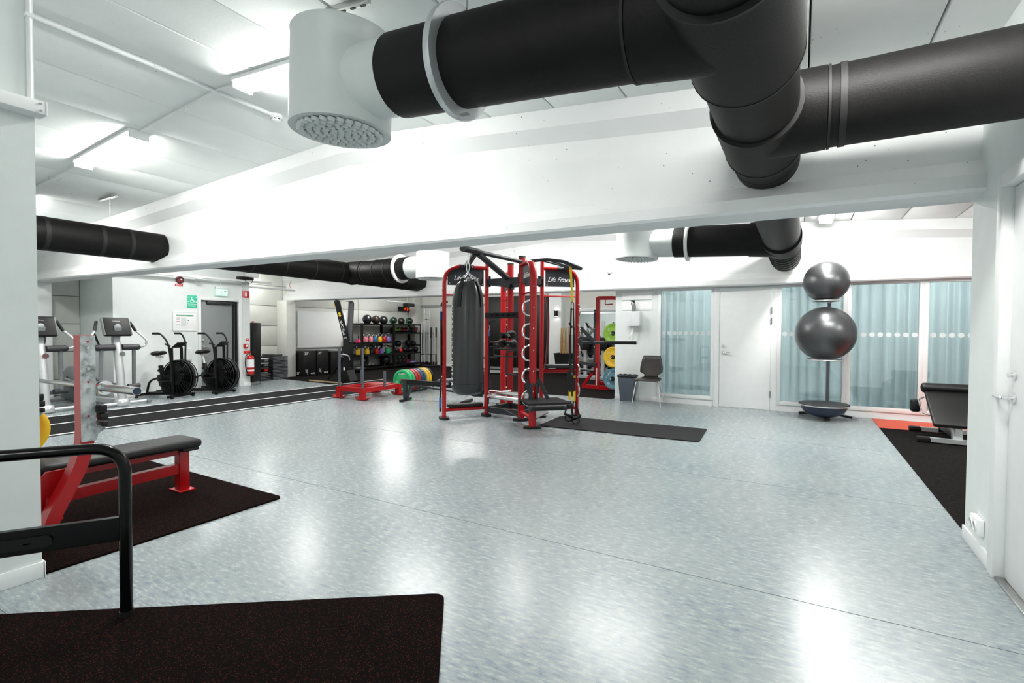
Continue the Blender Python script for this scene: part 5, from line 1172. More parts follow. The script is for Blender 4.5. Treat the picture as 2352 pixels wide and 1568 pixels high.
m = MB(); m.box((0, -.09, -.004), (.25, .16, .012), 0, .004); m.build('base', WHITE, pd)
m = MB(); m.add([(-.05, -.10, 0), (.04, -.10, 0), (.0, -.11, -.06), (-.03, -.11, -.06), (-.05, -.115, -.17), (-.105, -.11, -.24), (-.06, -.115, -.235), (.0, -.112, -.12)], [(0, 1, 2, 3), (3, 2, 7, 4), (4, 7, 6, 5)], True); ob = m.build('paper_sheet', PAPER, pd)
sm_ = ob.modifiers.new('thick', 'SOLIDIFY'); sm_.thickness = .003
sb_ = thing('spray_bottle', 'dark grey spray bottle standing on the paper dispenser', 'spray bottle', (-2.72, YF-.085, 1.676))
m = MB(); m.lathe([(.033, 0), (.036, .01), (.036, .11), (.028, .13), (.014, .15), (.014, .165)], None, 20); m.build('bottle', GREYP, sb_)
m = MB(); m.cyl((0, 0, .16), (0, 0, .18), .016, seg=14); m.box((-.015, 0, .195), (.075, .022, .03), 0, .006); m.cyl((-.05, 0, .20), (-.068, 0, .198), .008, seg=8); m.build('spray_head', PLAST, sb_)
m = MB(); m.tube(fil([(-.03, 0, .185), (-.045, 0, .165), (-.055, 0, .13)], .02), .005, 6); m.build('trigger', PLAST, sb_)
# ball stand
bs = thing('ball_stand', 'grey steel stand with rings for exercise balls in front of the windows', 'ball stand', (.40, 8.9, 0)); o = bs.location; bx, by_ = .315, 8.80
m = MB(o); PX_ = ony(1901, 875, 9.235).x; m.bar((PX_, 9.235, .03), (PX_, 9.235, 1.80), .05, .045, UPX); m.build('pole', pm('warm_grey_metal', (.12, .12, .14), .4, metal=.4), bs)
for z, r in ((1.775, .17), (.895, .235), (.215, .31)):
    m = MB(o); m.tube([(bx+r*math.cos(2*PI*k/32), by_+r*math.sin(2*PI*k/32), z) for k in range(32)], .010, 8, closed=True); m.build('ring', SILV, bs)
    m = MB(o); m.bar((PX_, 9.235, z-.012), (bx+.03, by_+r*.98, z-.012), .03, .014); m.build('ring_arm', SILV, bs)
for q in (fl(1838, 950), fl(1968, 964), Vector((.36, 8.75, 0))):
    m = MB(o); a_ = Vector((PX_, 9.235, .05)); d_ = Vector((q.x, q.y, .02)); m.bar(a_, d_, .06, .03); m.build('foot_leg', CHAR, bs)
    m = MB(o); dv = (d_-a_).normalized(); m.bar(d_-dv*.05, d_+dv*.02, .066, .034); m.build('foot_cap', SILV if q.x > .5 else PLAST, bs)
for z, R, lb in ((2.06, .302, 'smaller shiny black exercise ball on top of the ball stand'), (1.285, .40, 'large shiny black exercise ball in the middle of the ball stand')):
    b_ = thing('exercise_ball', lb, 'exercise ball', (bx, by_, z), group='exercise balls'); m = MB()
    pr = [(max(1e-5, math.sin(PI*i/36))*R, -math.cos(PI*i/36)*R) for i in range(37)]
    m.lathe(pr, None, 64); m.build('skin', BALL, b_)
    m = MB()
    m.cyl((R*.98*math.cos(2.4), R*.98*math.sin(2.4)*.2, R*.19), (R*1.002*math.cos(2.4), R*1.002*math.sin(2.4)*.2, R*.195), .012, seg=12); m.build('valve', PLAST, b_)
bo = thing('balance_trainer', 'dark blue half-dome balance trainer lying flat side up under the ball stand', 'balance trainer', (bx, by_, .20))
m = MB(); m.lathe([(.001, -.165), (.10, -.158), (.19, -.13), (.26, -.085), (.295, -.03), (.30, .01)], None, 40); m.build('dome', BOSU, bo)
m = MB(); m.lathe([(.30, .012), (.325, .015), (.332, .03), (.325, .045), (.30, .048), (.001, .04)], None, 40); m.build('platform', DGREY, bo)
m = MB(); m.lathe([(.329, .010), (.336, .016), (.336, .024), (.329, .03)], None, 40); m.build('rim', SILV, bo)
# inclined bench on the right
ib = thing('incline_bench', 'black padded incline bench with grey feet partly hidden by the right wall', 'weight bench', (1.6, 7.95, .007)); o = ib.location
M = frame((1.60, 7.86, .40), (1, 0, 0), Vector((0, .58, .36)).normalized(), Vector((0, -.36, .58)).normalized())
m = MB(o); m.box((0, 0, 0), (.46, .70, .05), 0, .022, M, 3); m.build('backboard', VINYL, ib)
m = MB(o); m.box((0, .35, .03), (.52, .12, .11), 0, .04, M, 3); m.build('head_roll', VINYL, ib)
for s in (-1, 1):
    m = MB(o); m.tube(fil([M @ Vector((s*.24, .22, -.02)), M @ Vector((s*.30, .18, -.03)), M @ Vector((s*.30, -.08, -.03)), M @ Vector((s*.22, -.13, -.02))], .04), .011, 8); m.build('side_handle', CHROME, ib)
m = MB(o); m.box((1.28, 8.1, .38), (.10, .12, .16), 0, .03); m.build('leg_roll', VINYL, ib)
m = MB(o); m.bar((1.6, 7.62, .03), (1.6, 7.70, .28), .07, .09, UPX); m.build('front_post', SILV, ib)
m = MB(o); m.bar((1.6, 8.38, .03), (1.6, 8.2, .45), .07, .07, UPX); m.build('rear_post', CHAR, ib)
m = MB(o); m.bar((1.6, 7.62, .10), (1.6, 8.38, .10), .06, .06); m.build('base_rail', CHAR, ib)
for (xa, xb, y) in ((1.26, 2.0, 7.60), (1.30, 2.0, 8.38)):
    m = MB(o); m.bar((xa+.05, y, .045), (xb-.05, y, .045), .07, .05); m.build('foot_bar', SILV, ib)
    for x in (xa, xb):
        m = MB(o); m.box((x+.03 if x == xa else x-.03, y, .04), (.13, .09, .065), 0, .015); m.build('foot_cap', PLAST, ib)
m = MB(o); m.box((1.6, 7.600, .16), (.045, .006, .07)); m.build('label_plate', PAPER, ib)
# small camera under the far diffuser
sc_ = ony(1404, 628, 9.0); sc_ = thing('security_camera', 'small white dome sensor hanging below the far white diffuser', 'camera', (sc_.x, sc_.y-.1, sc_.z)); m = MB(); m.lathe([(.02, -.03), (.045, -.01), (.05, .02), (.03, .035)], None, 16); m.build('dome', WHITE, sc_); m = MB(); m.cyl((0, 0, .03), (0, 0, .36), .005, seg=6); m.build('stem', WHITE, sc_); m = MB(); m.ball((0, -.025, -.02), .018, (1, 1, 1), 10, 6); m.build('lens', PLAST, sc_)
# ================================================================ FREE WEIGHT AREA
# plyo boxes
for k, (y0, y1, x1, h, lb, tx) in enumerate(((8.92, 9.37, -11.75, .70, 'black soft plyometric box next to the column', 1), (9.38, 9.80, -11.75, .70, 'black soft plyometric box right of the first one', 1), (9.86, 10.32, -11.8, .66, 'darker plyometric box behind the ski trainer', 0))):
    p = thing('plyometric_box', lb, 'plyometric box', (-12.05, (y0+y1)/2, .008), group='plyometric boxes'); w_ = y1-y0
    m = MB(); m.box((0, 0, h/2), (.60, w_-.01, h), 0, .018); m.build('foam_body', VINYL, p)
    xx = .302
    m = MB(); m.tube([(xx, -w_/2+.02, .02), (xx, -w_/2+.02, h-.02), (xx, w_/2-.02, h-.02), (xx, w_/2-.02, .02)], .004, 5, closed=True); m.build('stitching', PLAST, p)
    if tx:
        for s, z, sz, r in (('30"', h-.08, .10, 0), ('20"', .13, .11, -PI/2)):
            text('lettering', s, sz, PAPER, frame((xx+.001, -.10, z), (0, 1, 0), (0, 0, 1), (1, 0, 0)) @ Matrix.Rotation(r, 4, 'Z'), p)
        text('lettering', 'VAZE', .06, PAPER, frame((xx+.001, .10, .07), (0, 1, 0), (0, 0, 1), (1, 0, 0)), p, .2)
        if k == 0:
            text('lettering', '30"', .10, PAPER, frame((.12, -w_/2-.0, .08), (1, 0, 0), (0, 0, 1), (0, -1, 0)), p)
# ski trainer
sk = thing('ski_trainer', 'tall black standing ski trainer with two slanted arms and wooden platform', 'ski trainer', (-9.66, 8.64, .008)); 
q = sk.location
m = MB(); m.box((-.42, -.05, .02), (1.15, .62, .035), 0, .006); ob = m.build('platform', RUBF, sk)
m = MB(); m.box((-.42, -.362, .018), (1.15, .012, .03)); m.build('platform_edge', PLY, sk)
m = MB(); m.box((0, 0, .56), (.13, .22, 1.05), 0, .01); m.build('tower', BLACK, sk)
m = MB(); m.add([(-.12, -.12, .035), (.2, -.12, .035), (.2, .12, .035), (-.12, .12, .035), (-.07, -.115, .30), (.08, -.115, .30), (.08, .115, .30), (-.07, .115, .30)], [(3, 2, 1, 0), (4, 5, 6, 7), (0, 1, 5, 4), (1, 2, 6, 5), (2, 3, 7, 6), (3, 0, 4, 7)]); m.build('tower_base', BLACK, sk)
arms = ((ond(797, 787, 12.27)-q, ond(774, 691, 12.15)-q, -1), (ond(803, 787, 12.3)-q, ond(807, 694, 12.5)-q, 1))
for a_, t_, s in arms:
    m = MB(); m.sweep([a_, t_], [(-.06, -.035), (.06, -.035), (.06, .035), (-.06, .035)], RT, sm=False); ob = m.build('arm', BLACK if s < 0 else CHAR, sk)
    m = MB(); m.cyl(t_-FW*.05+UPZ*.0, t_+FW*.05, .035, seg=14); m.build('pulley', PLAST, sk)
    if s < 0:
        M = frame(a_+(t_-a_)*.38-FW*.045, (a_-t_).normalized(), -((a_-t_).normalized().cross(FW)), -FW)
        text('lettering', 'CONCEPT 2', .085, PAPER, M, sk, 0, .001, 1.3)
        M2 = frame(a_+(t_-a_)*.68-FW*.045, (a_-t_).normalized(), -((a_-t_).normalized().cross(FW)), -FW); m = MB(); m.prism(circ(.03, 16, (-.02, 0)), .003, M2); m.prism(circ(.03, 16, (.03, 0)), .003, M2); m.build('logo', YELS, sk)
m = MB(); m.tube([arms[0][1], (arms[0][1]+arms[1][1])/2+UPZ*.02, arms[1][1]], .006, 6); m.build('cord', PLAST, sk)
m = MB(); p0 = arms[0][1]-RT*.06; m.tube(fil([arms[0][1], p0, p0-UPZ*.04], .03), .008, 6); m.build('handle_cord', PLAST, sk)
m = MB(); m.cyl(p0-UPZ*.03, p0-UPZ*.13-RT*.01, .018, seg=10); m.build('handle', YELS, sk)
m = MB(); m.lathe([(.001, -.09), (.20, -.09), (.23, -.05), (.23, .05), (.20, .09), (.001, .09)], frame((-.16, 0, .32), (1, 0, 0), (0, 0, 1), (0, -1, 0)), 30); m.build('flywheel_cover', PLAST, sk)
m = MB(); m.tube(fil([(-.06, -.14, .63), (-.10, -.2, .68), (.06, -.24, .70), (.16, -.12, .66), (.12, -.06, .55)], .08), .014, 8); m.build('guard_loop', SILV, sk)
m = MB(); m.bar((-.62, -.1, .04), (-.05, -.1, .60), .03, .03, UPY); m.build('stay', BLACK, sk)
m = MB(); m.bar((-.35, .12, .04), (-.08, .12, .25), .03, .03, UPY); m.build('stay', BLACK, sk)
m = MB(); m.box((-.02, -.113, .30), (.05, .004, .13)); m.build('warning_label', PAPER, sk)
m = MB(); m.box((-.10, 0, .82), (.06, .16, .14), 0, .01); m.build('monitor', PLAST, sk)
wbd = thing('whiteboard', 'large blank white board on the panel wall behind the ski trainer', 'board', (XW+.02, 10.1, .8)); m = MB(); m.box((.012, 0, .5), (.02, 1.75, 1.05), 0, .003); m.build('surface', PAPER, wbd); m = MB(); m.box((.02, 0, -.03), (.04, 1.8, .03)); m.build('tray', SILV, wbd)
# storage rack
RX0, RX1, RY = -12.32, -11.75, (11.05, 12.45, 13.83)
sr = thing('storage_rack', 'tall black steel storage rack against the pale wall', 'rack', (-12.03, 12.4, .008)); o = sr.location
for y in RY:
    for x in (RX0, RX1):
        m = MB(o); m.bar((x, y, .01), (x, y, 1.50), .06, .06, UPX); m.build('post', BLACK, sr)
    for z in (.12, .75, 1.47):
        m = MB(o); m.bar((RX0, y, z), (RX1, y, z), .04, .04); m.build('side_bar', BLACK, sr)
sh = []
for ya, yb, zs in ((RY[0], RY[1], (.09, .50, .88, 1.47)), (RY[1], RY[2], (.12, .50, 1.18, 1.47))):
    for z in zs:
        for x in (RX0, RX1):
            m = MB(o); m.bar((x, ya, z), (x, yb, z), .045, .055); m.build('shelf_rail', BLACK, sr)
        if z > .1:
            m = MB(o); m.b2((RX0+.02, ya+.03, z-.006), (RX1-.02, yb-.03, z+.008)); m.build('shelf', BLACK, sr)
def yat(px, X): return onx(px, 780, X).y
def kettlebell(px, z, mt, lb, r=.086, X=-11.95):
    k = thing('kettlebell', lb, 'kettlebell', (X, yat(px, X), z), group='kettlebells on the storage rack')
    m = MB(); m.lathe([(.05, 0), (.075, .004), (r*.98, .06), (r, .095), (r*.88, .145), (r*.6, .18), (.03, .195), (.001, .197)], None, 20); m.build('body', mt, k)
    m = MB(); m.tube(fil([(0, -.06, .155), (0, -.082, .23), (0, -.06, .285), (0, .06, .285), (0, .082, .23), (0, .06, .155)], .04), .016, 8); m.build('handle', CHROME if mt is not PLAST else PLAST, k)
    return k
zA, zB = .889, .509
for px, mt, nm in ((839, PINK, 'pink kettlebell behind the rack post on the upper shelf'), (851, PINK, 'pink kettlebell on the upper shelf, fully in view'), (861, BLUE, 'blue kettlebell on the upper shelf'), (872, YEL, 'yellow kettlebell on the upper shelf'), (882, REDR, 'red kettlebell on the upper shelf'), (891.5, PURP, 'purple kettlebell on the upper shelf')): kettlebell(px, zA, mt, nm)
for px, mt, nm in ((823.5, YEL, 'orange-yellow kettlebell at the left end of the lower shelf'), (842.5, YEL, 'yellow kettlebell on the lower shelf'), (852.5, PLAST, 'black kettlebell on the lower shelf'), (865, REDR, 'red kettlebell on the lower shelf'), (876, PURP, 'purple kettlebell on the lower shelf'), (890, GRN, 'green kettlebell on the lower shelf')): kettlebell(px, zB, mt, nm, .092 if mt is REDR else .086)
pk = thing('balance_pod', 'hot pink dome with dark stem on the upper shelf', 'balance pod', (-11.95, yat(824, -11.95), zA)); m = MB(); m.lathe([(.12, 0), (.12, .02), (.10, .06), (.05, .10), (.02, .11)], None, 20); m.build('dome', HPINK, pk); m = MB(); m.cyl((0, 0, .10), (0, 0, .22), .018, seg=8); m.build('stem', PLAST, pk)
def medball(px, z, R, lb, mt=None, X=-12.02, stripe=False):
    b_ = thing('medicine_ball', lb, 'medicine ball', (X, yat(px, X), z+R), group='balls on the storage rack'); m = MB(); m.ball((0, 0, 0), R, (1, 1, 1), 28, 18); m.build('skin', mt or VINYL, b_)
    if stripe:
        for ax in (0, 1):
            m = MB(); T = Matrix.Rotation(.9-ax*1.7, 4, 'X') @ Matrix.Rotation(.5+ax, 4, 'Y'); m.tube([T @ Vector((R*1.005*math.cos(2*PI*k/30), R*1.005*math.sin(2*PI*k/30), 0)) for k in range(30)], .006, 5, closed=True); m.build('green_stripe', GRN, b_)
    else:
        m = MB(); m.cyl((R*.985, 0, .02), (R*1.004, 0, .02), .02, seg=12); m.build('valve', PLAST, b_)
zt = 1.478
for px, R, lb, s in ((843.5, .150, 'large black ball at the left end on top of the storage rack', 0), (863.5, .142, 'brown-black ball second from the left on the rack top', 0), (881, .138, 'black ball third from the left on the rack top', 0), (903.5, .128, 'black ball with green stripes in the middle of the rack top', 1), (921.5, .12, 'plain black ball second from the right on the rack top', 0), (940, .128, 'black ball with green stripes at the right end of the rack top', 1)):
    medball(px, zt, R, lb, pm('dark_brown_vinyl', (.028, .020, .016), .35) if 'brown' in lb else BAGV, stripe=s)
for px, z, R, lb, mt, X in ((911, .509, .095, 'black slam ball at the left of the right shelf', VINYL, -11.92), (920, .509, .08, 'red slam ball on the right shelf', REDR, -11.86), (930, .509, .10, 'black slam ball in the middle of the right shelf', VINYL, -11.95), (943, .509, .10, 'black slam ball right of the middle on the right shelf', VINYL, -11.92), (955, .509, .095, 'black slam ball at the right end of the right shelf', VINYL, -11.95), (914, .70, .115, 'black slam ball stacked on top at the left of the right shelf', VINYL, -12.05), (937, .71, .115, 'black slam ball stacked behind on the right shelf', VINYL, -12.12), (949, .70, .105, 'black slam ball stacked at the right of the right shelf', VINYL, -12.05)): medball(px, z, R, lb, mt, X)
for px, lb, c1, rz in ((908, 'black power bag with lime handle behind the middle rack post', GRNL, .2), (927, 'black power bag with lime and red straps on the top shelf', REDR, -.3), (950, 'black power bag with red strap at the right of the top shelf', REDR, .5)):
    X = -12.0; g = thing('power_bag', lb, 'power bag', (X, yat(px, X), 1.189), rz, group='power bags on the top shelf'); m = MB(); m.cyl((0, -.22, .09), (0, .22, .09), .088, seg=18); m.ball((0, -.22, .09), .085, (1, .4, 1), 14, 8); m.ball((0, .22, .09), .085, (1, .4, 1), 14, 8); m.build('bag', VINYL, g)
    for s in (-1, 1):
        m = MB(); m.path(fil([(.09, s*.12-.03, .08), (.11, s*.12, .24), (.09, s*.12+.05, .08)], .05), .025, .006, UPX); m.build('strap', c1 if s < 0 else (PAPER if 'lime and' in lb else c1), g)
    m = MB(); m.box((.092, 0, .10), (.004, .09, .03)); m.build('badge', c1, g)
for px, z, mt, lb in ((909, .129, PLAST, 'black iron kettlebell at the left of the bottom shelf'), (918, .129, PLAST, 'black iron kettlebell second on the bottom shelf'), (927, .129, PLAST, 'black iron kettlebell with tall handle on the bottom shelf')): kettlebell(px, z, mt, lb, .085, -11.92)
rd = thing('foam_block', 'small dark red block on the bottom rack shelf', 'block', (-11.9, yat(935, -11.9), .129)); m = MB(); m.box((0, 0, .07), (.14, .14, .14), 0, .02); m.build('body', pm('maroon_foam', (.15, .012, .02), .6), rd); m = MB(); m.box((.071, 0, .07), (.002, .06, .03)); m.build('badge', PLAST, rd)
pp = thing('sliding_pad', 'purple disc lying on the bottom rack shelf', 'disc', (-11.92, yat(946, -11.92), .129)); m = MB(); m.lathe([(.14, 0), (.17, .015), (.16, .05), (.10, .075), (.001, .08)], None, 24); m.build('disc', PURP, pp); m = MB(); m.lathe([(.172, .01), (.176, .02), (.172, .03)], None, 24); m.build('rim', PLAST, pp)
big = thing('slam_disc', 'large dull black ball on the bottom rack shelf', 'medicine ball', (-11.98, yat(885.5, -11.98), .12+.165)); m = MB(); m.ball((0, 0, 0), .165, (1, 1, 1), 28, 18); m.build('skin', VINYL, big); m = MB(); m.cyl((.16, 0, .03), (.167, 0, .03), .02, seg=10); m.build('valve', PLAST, big)
m = MB(o); zz = [(RX1-.06, 11.42+.0+.155*k, .12 if k % 2 == 0 else .29) for k in range(7)]; m.tube(fil(zz, .03, 3), .008, 6); m.build('zigzag_holder', BLACK, sr)
plate('weight_plate', 'black weight plate leaning at the left of the bottom rack shelf', (-11.92, yat(838, -11.92), .33), (1, .3, .2), .20, .05, VINYL, hub=True)
dw = thing('weighted_bag', 'dark crumpled weight bag on the floor left of the storage rack', 'bag', (-11.6, 10.72, .008)); m = MB(); m.ball((0, 0, .10), .22, (1, 1.3, .48), 20, 12); m.build('body', VINYL, dw); m = MB(); m.tube(fil([(.1, -.1, .18), (.1, 0, .28), (.1, .1, .18)], .08), .015, 8); m.build('handle', PLAST, dw)
# clock
ck = thing('digital_clock', 'black digital wall clock with red digits reading 14 31', 'clock', (XW, 13.62, 2.04)); m = MB(); m.box((.03, 0, 0), (.055, .56, .17), 0, .006); m.build('casing', PLAST, ck)
SEG = {'1': 'bc', '4': 'fgbc', '3': 'abgcd'}
for k, chh in enumerate('1431'):
    cy = -.03+.075*k+(.015 if k > 1 else 0); 
    for s in SEG[chh]:
        y, z, w, h = {'a': (0, .05, .036, .010), 'g': (0, 0, .036, .010), 'd': (0, -.05, .036, .010), 'b': (.022, .025, .010, .04), 'c': (.022, -.025, .010, .04), 'f': (-.022, .025, .010, .04), 'e': (-.022, -.025, .010, .04)}[s]
        m = MB(); m.box((.0585, cy+y, z), (.003, w, h)); m.build('digit_segment', LED, ck)
t3 = thing('cable_trunking', 'white trunking high on the wall above the digital clock', 'trunking', (-11.9, 13.2, 2.28)); m = MB(t3.location); m.b2((-11.95, 12.3, 2.235), (-11.88, 13.9, 2.27), .004); m.build('channel', WHITE, t3); m = MB(t3.location); m.cyl((-11.92, 13.3, 2.27), (-11.92, 13.3, cz(-11.9)), .006, seg=6); m.build('hanger', WHITE, t3)
pj = thing('loudspeaker', 'flat black speaker under the trunking near the digital clock', 'speaker', (-11.9, 13.35, 2.10)); m = MB(); m.box((0, 0, .06), (.2, .42, .12), 0, .03); m.build('cabinet', PLAST, pj); m = MB(); m.box((.101, 0, .06), (.004, .36, .09)); m.build('grille', DGREY, pj)
pp_ = thing('conduit', 'white vertical pipe beside the digital clock', 'conduit', (-12.36, 13.95-.1, 1.2)); m = MB(pp_.location); m.tube([(-12.36, 13.9, .8), (-12.36, 13.9, 2.25)], .018, 8); m.build('pipe', WHITE, pp_)
# barbells standing upright
hd = thing('barbell_holder', 'black floor stand holding upright barbells in the back corner', 'rack', (-11.25, 13.85, .008)); m = MB(); m.box((0, 0, .03), (.80, .34, .05), .6, .01); m.build('base', BLACK, hd)
for i, (px, ytop, X) in enumerate(((968, 742, -11.62), (972.5, 737, -11.55), (975, 711, -11.50), (979, 711, -11.45), (986, 711, -11.36), (983.5, 744, -11.40), (990, 752, -11.28), (996, 743, -11.2), (1001.5, 752, -11.1))):
    X -= .14*(i % 2); p = onx(px, 842, X); H_ = onx(px, ytop, X).z-.06
    t = thing('barbell', ('upright chrome barbell in the back corner stand, %s from the left' % ('first second third fourth fifth sixth seventh eighth ninth'.split()[i])), 'barbell', (p.x, p.y, .062), group='upright barbells in the corner stand')
    m = MB(); m.cyl((0, 0, .38), (0, 0, H_-.35), .015, seg=10); m.build('shaft', SILV if i not in (6, 8) else BLACK, t)
    for z0, z1 in ((.0, .36), (H_-.34, H_)):
        m = MB(); m.cyl((0, 0, z0), (0, 0, z1), .026, seg=14); m.build('sleeve', SILV if i not in (6, 8) else BLACK, t)
    for z0 in (.36, H_-.36):
        m = MB(); m.cyl((0, 0, z0), (0, 0, z0+.025), .038, seg=14); m.build('collar', BLACK if i % 3 == 0 else STEEL, t)
    hd_ = m = MB(); m.lathe([(.032, 0), (.038, 0), (.038, .10), (.032, .10), (.032, 0)], None, 12); m.build('socket', PLAST, t)
pd_ = thing('padded_board', 'tall black padded board leaning on the back wall behind the punch bag', 'board', (-10.3, YB-.08, .1)); m = MB(); m.box((0, 0, .75), (.5, .1, 1.45), 0, .02); m.build('pad', VINYL, pd_); m = MB(); m.box((0, .03, .02), (.45, .05, .05)); m.build('foot', WHITE, pd_)
# wall lamp, sticks, dumbbells
wlp = thing('wall_lamp', 'small black up-down wall lamp on the white column', 'wall lamp', (-6.52, YB-.3, 1.82)); m = MB(); m.box((-.02, -.01, 0), (.10, .02, .22), 0, .004); m.build('back_plate', PLAST, wlp); m = MB(); m.cyl((.02, -.07, -.09), (.02, -.07, .09), .055, seg=20); m.build('cylinder_shade', PLAST, wlp)
for z in (-.089, .089):
    m = MB(); m.cyl((.02, -.07, z-.003), (.02, -.07, z+.003), .045, seg=16); m.build('bulb', BULB, wlp)
cb = thing('stick_bin', 'black tub holding bamboo sticks at the back', 'bin', (-6.12, 13.75, .008)); m = MB(); frust(m, (.19, .17), (.25, .22), 0, .62, .01); m.build('tub', PLAST, cb); m = MB(); m.path([(x*.255, y*.225, .61) for x, y in ((-1, -1), (1, -1), (1, 1), (-1, 1))], .02, .03, UPZ, True); m.build('rim', PLAST, cb)
for i in range(8):
    dx, dy = -.13+.037*i, -.06+.1*((i*7) % 3)/2; t = thing('bamboo_stick', '%s bamboo stick from the left in the black tub at the back' % ORD[i], 'stick', (-6.12+dx, 13.75+dy, .03), group='bamboo sticks in the tub'); m = MB(); m.cyl((0, 0, 0), (.02*math.sin(i*2.1)-dx*.3, .0, 1.35+.04*math.sin(i*3)), .016, seg=8); m.build('cane', WOOD, t)
    for zz in (.5, .9):
        m = MB(); f_ = zz/1.35; ex_ = (.02*math.sin(i*2.1)-dx*.3)*f_; m.cyl((ex_, 0, zz-.008), (ex_, 0, zz+.008), .018, seg=8); m.build('node', WOOD, t)
dr = thing('dumbbell_rack', 'grey two-tier dumbbell rack against the back wall', 'rack', (-4.95, 13.75, .008)); o = dr.location
for x in (-5.78, -3.75):
    m = MB(o); m.bar((x, 13.55, .02), (x, 14.0, 1.0), .06, .10, UPX); m.build('upright', GREY, dr)
    m = MB(o); m.bar((x, 13.4, .04), (x, 14.15, .04), .08, .07); m.build('foot', GREY, dr)
for z in (.88, .55, .20):
    m = MB(o); M = Matrix.Translation((-4.765, 13.68+.2*z, z)) @ Matrix.Rotation(.35, 4, 'X'); m.box((0, 0, 0), (2.0, .34, .03), 0, .004, M); m.build('tray', GREY, dr)
    m = MB(o); m.box((-4.765, 13.52+.2*z, z-.06), (2.0, .015, .07)); m.build('tray_lip', STEEL, dr)
for zi, z in enumerate((.88, .55, .20)):
    for k in range(10):
        x = -5.68+.205*k; t = thing('dumbbell', 'black hex dumbbell, %s from the left on the %s tier of the grey rack' % (ORD[k], ('top', 'middle', 'bottom')[zi]), 'dumbbell', (x, 13.66+.2*z, z+.075), group='dumbbells on the grey rack, tier %s' % ('one', 'two', 'three')[zi])
        for s in (-1, 1):
            m = MB(); m.lathe([(.001, 0), (.055, 0), (.066, .012), (.066, .075), (.055, .087), (.001, .087)], frame((0, s*.10-.0435, s*.035-.012), (1, 0, 0), (0, -.34, .94), (0, .94, .34)), 6, False); m.build('head', PLAST, t)
        m = MB(); m.cyl((0, -.09, -.03), (0, .09, .03), .014, seg=8); m.build('handle', STEEL, t)
mr = thing('wall_mirror', 'large mirror on the back wall above the dumbbells', 'mirror', (-4.7, YB, 1.45)); m = MB(); m.box((0, -.008, 0), (2.5, .012, 1.0)); m.build('glass', MIRROR, mr); m = MB(); m.path([(x*1.26, -.012, z*.51) for x, z in ((-1, -1), (1, -1), (1, 1), (-1, 1))], .02, .03, UPY, True); m.build('frame', WHITE, mr)
# power rack with coloured plates
pr_ = thing('power_rack', 'red power rack with grey uprights behind the paper dispenser wall', 'power rack', (-3.75, 10.9, .008)); o = pr_.location
for (x, y) in ((-3.90, 10.55), (-3.62, 11.5)):
    m = MB(o); m.bar((x, y, .05), (x, y, 2.05), .075, .075, UPX); m.build('upright', RED, pr_)
    m = MB(o); m.bar((x-.045, y-.0, .50), (x-.045, y-.0, 1.78), .02, .10, UPX); m.build('hole_plate', CHAR, pr_)
    for z in (.55, .95, 1.35, 1.72):
        m = MB(o); m.cyl((x-.06, y-.055, z), (x-.06, y-.045, z), .012, seg=8); m.build('bolt', STEEL, pr_)
m = MB(o); m.sweep(fil([(-3.90, 10.55, 2.03), (-3.55, 10.60, 2.03), (-3.25, 10.64, 1.98)], .1), [(-.04, -.035), (.04, -.035), (.04, .035), (-.04, .035)], UPZ, sm=False); m.build('top_arm', RED, pr_)
m = MB(o); m.tube(fil([(-3.72, 10.52, 2.0), (-3.72, 10.50, 1.88), (-3.55, 10.5, 1.89)], .03), .012, 8); m.build('hanging_hook', RED, pr_)
m = MB(o); m.bar((-4.28, 10.62, .05), (-3.15, 10.5, .05), .08, .08); m.build('base_rail', RED, pr_)
m = MB(o); m.bar((-4.2, 11.5, .05), (-3.2, 11.45, .05), .08, .08); m.build('base_rail', RED, pr_)
m = MB(o); m.bar((-4.25, 10.60, .08), (-3.92, 10.56, .50), .06, .06, UPY); m.build('brace', RED, pr_)
m = MB(o); m.bar((-3.90, 10.52, .10), (-3.90, 10.52, .48), .05, .012, UPX); m.build('number_plate', PAPER, pr_)
m = MB(o); m.bar((-4.55, 10.45, .62), (-3.9, 10.5, .55), .05, .06); m.build('safety_arm', CHAR, pr_)
m = MB(o); m.tube(fil([(-4.55, 10.45, .6), (-4.5, 10.45, .45), (-3.95, 10.5, .42)], .1), .03, 8); m.build('lower_arm', CHAR, pr_)
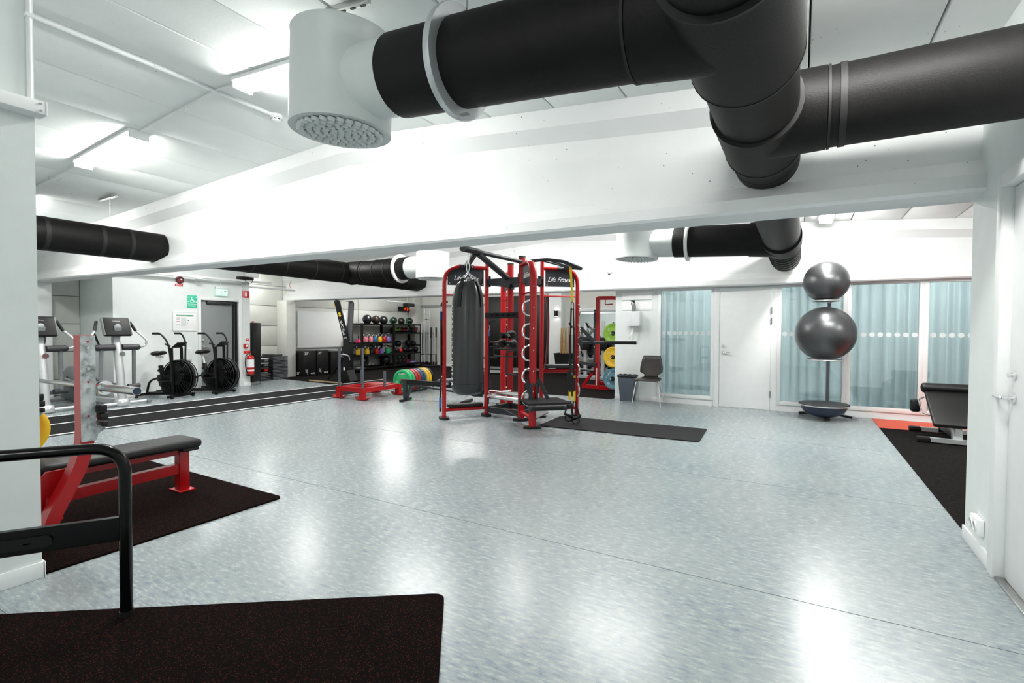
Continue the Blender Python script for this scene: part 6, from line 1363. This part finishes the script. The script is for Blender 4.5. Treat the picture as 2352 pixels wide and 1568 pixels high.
for z, mt, lb, tx in ((1.25, GRNL, 'lime green weight plate on the power rack', '10'), (.74, YEL, 'yellow weight plate on the power rack below the green one', '15'), (.27, TEAL, 'teal blue weight plate low on the power rack', 'ESCAPE')):
    c_ = ony(1412, 700, 10.42); m = MB(o); m.cyl((-3.53, 10.35, z), (-3.53, 10.56, z), .022, seg=12); m.build('plate_peg', STEEL, pr_)
    plate('weight_plate', lb, (-3.50, 10.43, z), (-.12, -1, 0), .225, .06, mt, group='coloured plates on the power rack', lab=((tx, .9), (tx if tx != 'ESCAPE' else '20', 2.4)), hubm=PLAST)
# cable machine shapes beyond the frame
ab = thing('adjustable_bench', 'silver and black adjustable bench in the free weight area', 'weight bench', (-7.6, 12.6, .008), .4)
m = MB(); m.bar((-.6, 0, .08), (.6, 0, .08), .08, .08); m.build('base', SILV, ab)
for x in (-.6, .6):
    m = MB(); m.bar((x, -.3, .04), (x, .3, .04), .07, .06); m.build('foot', PLAST, ab)
m = MB(); m.box((-.35, 0, .48), (.4, .28, .07), 0, .02); m.build('seat', VINYL, ab)
m = MB(); m.box((0, 0, 0), (.85, .28, .07), 0, .02, Matrix.Translation((.25, 0, .82)) @ Matrix.Rotation(-.9, 4, 'Y')); m.build('backrest', VINYL, ab)
m = MB(); m.bar((0, 0, .08), (.2, 0, .7), .06, .06, UPY); m.build('post', SILV, ab)
for px, y_, lb, hh in ((1345, 12.9, 'silver cable machine arm visible behind the straps', 1.5), (1385, 12.6, 'grey weight machine beside the power rack', 1.55)):
    p = ony(px, 800, y_); t = thing('weight_machine', lb, 'weight machine', (p.x, p.y, .008))
    m = MB(); m.bar((0, 0, .04), (0, 0, hh), .07, .09, UPX); m.build('mast', SILV, t)
    m = MB(); m.bar((-.3, 0, .04), (.3, 0, .04), .3, .07); m.build('base', GREY, t)
    for s in (-1, 1):
        m = MB(); m.bar((0, 0, 1.05), (s*.35, -.15, 1.42), .05, .05, UPY); m.build('lever_arm', GREYP, t)
        m = MB(); m.cyl((s*.35, -.15, 1.38), (s*.37, -.28, 1.5), .025, seg=10); m.build('grip', VINYL, t)
    m = MB(); m.box((0, -.1, .95), (.3, .1, .35), 0, .03); m.build('pad', VINYL, t)
    m = MB(); m.lathe([(.001, -.03), (.16, -.03), (.16, .03), (.001, .03)], frame((.15, .05, .8), (1, 0, 0), (0, 0, 1), (0, -1, 0)), 20); m.build('weight_disc', PLAST, t)
bpy.context.view_layer.update()
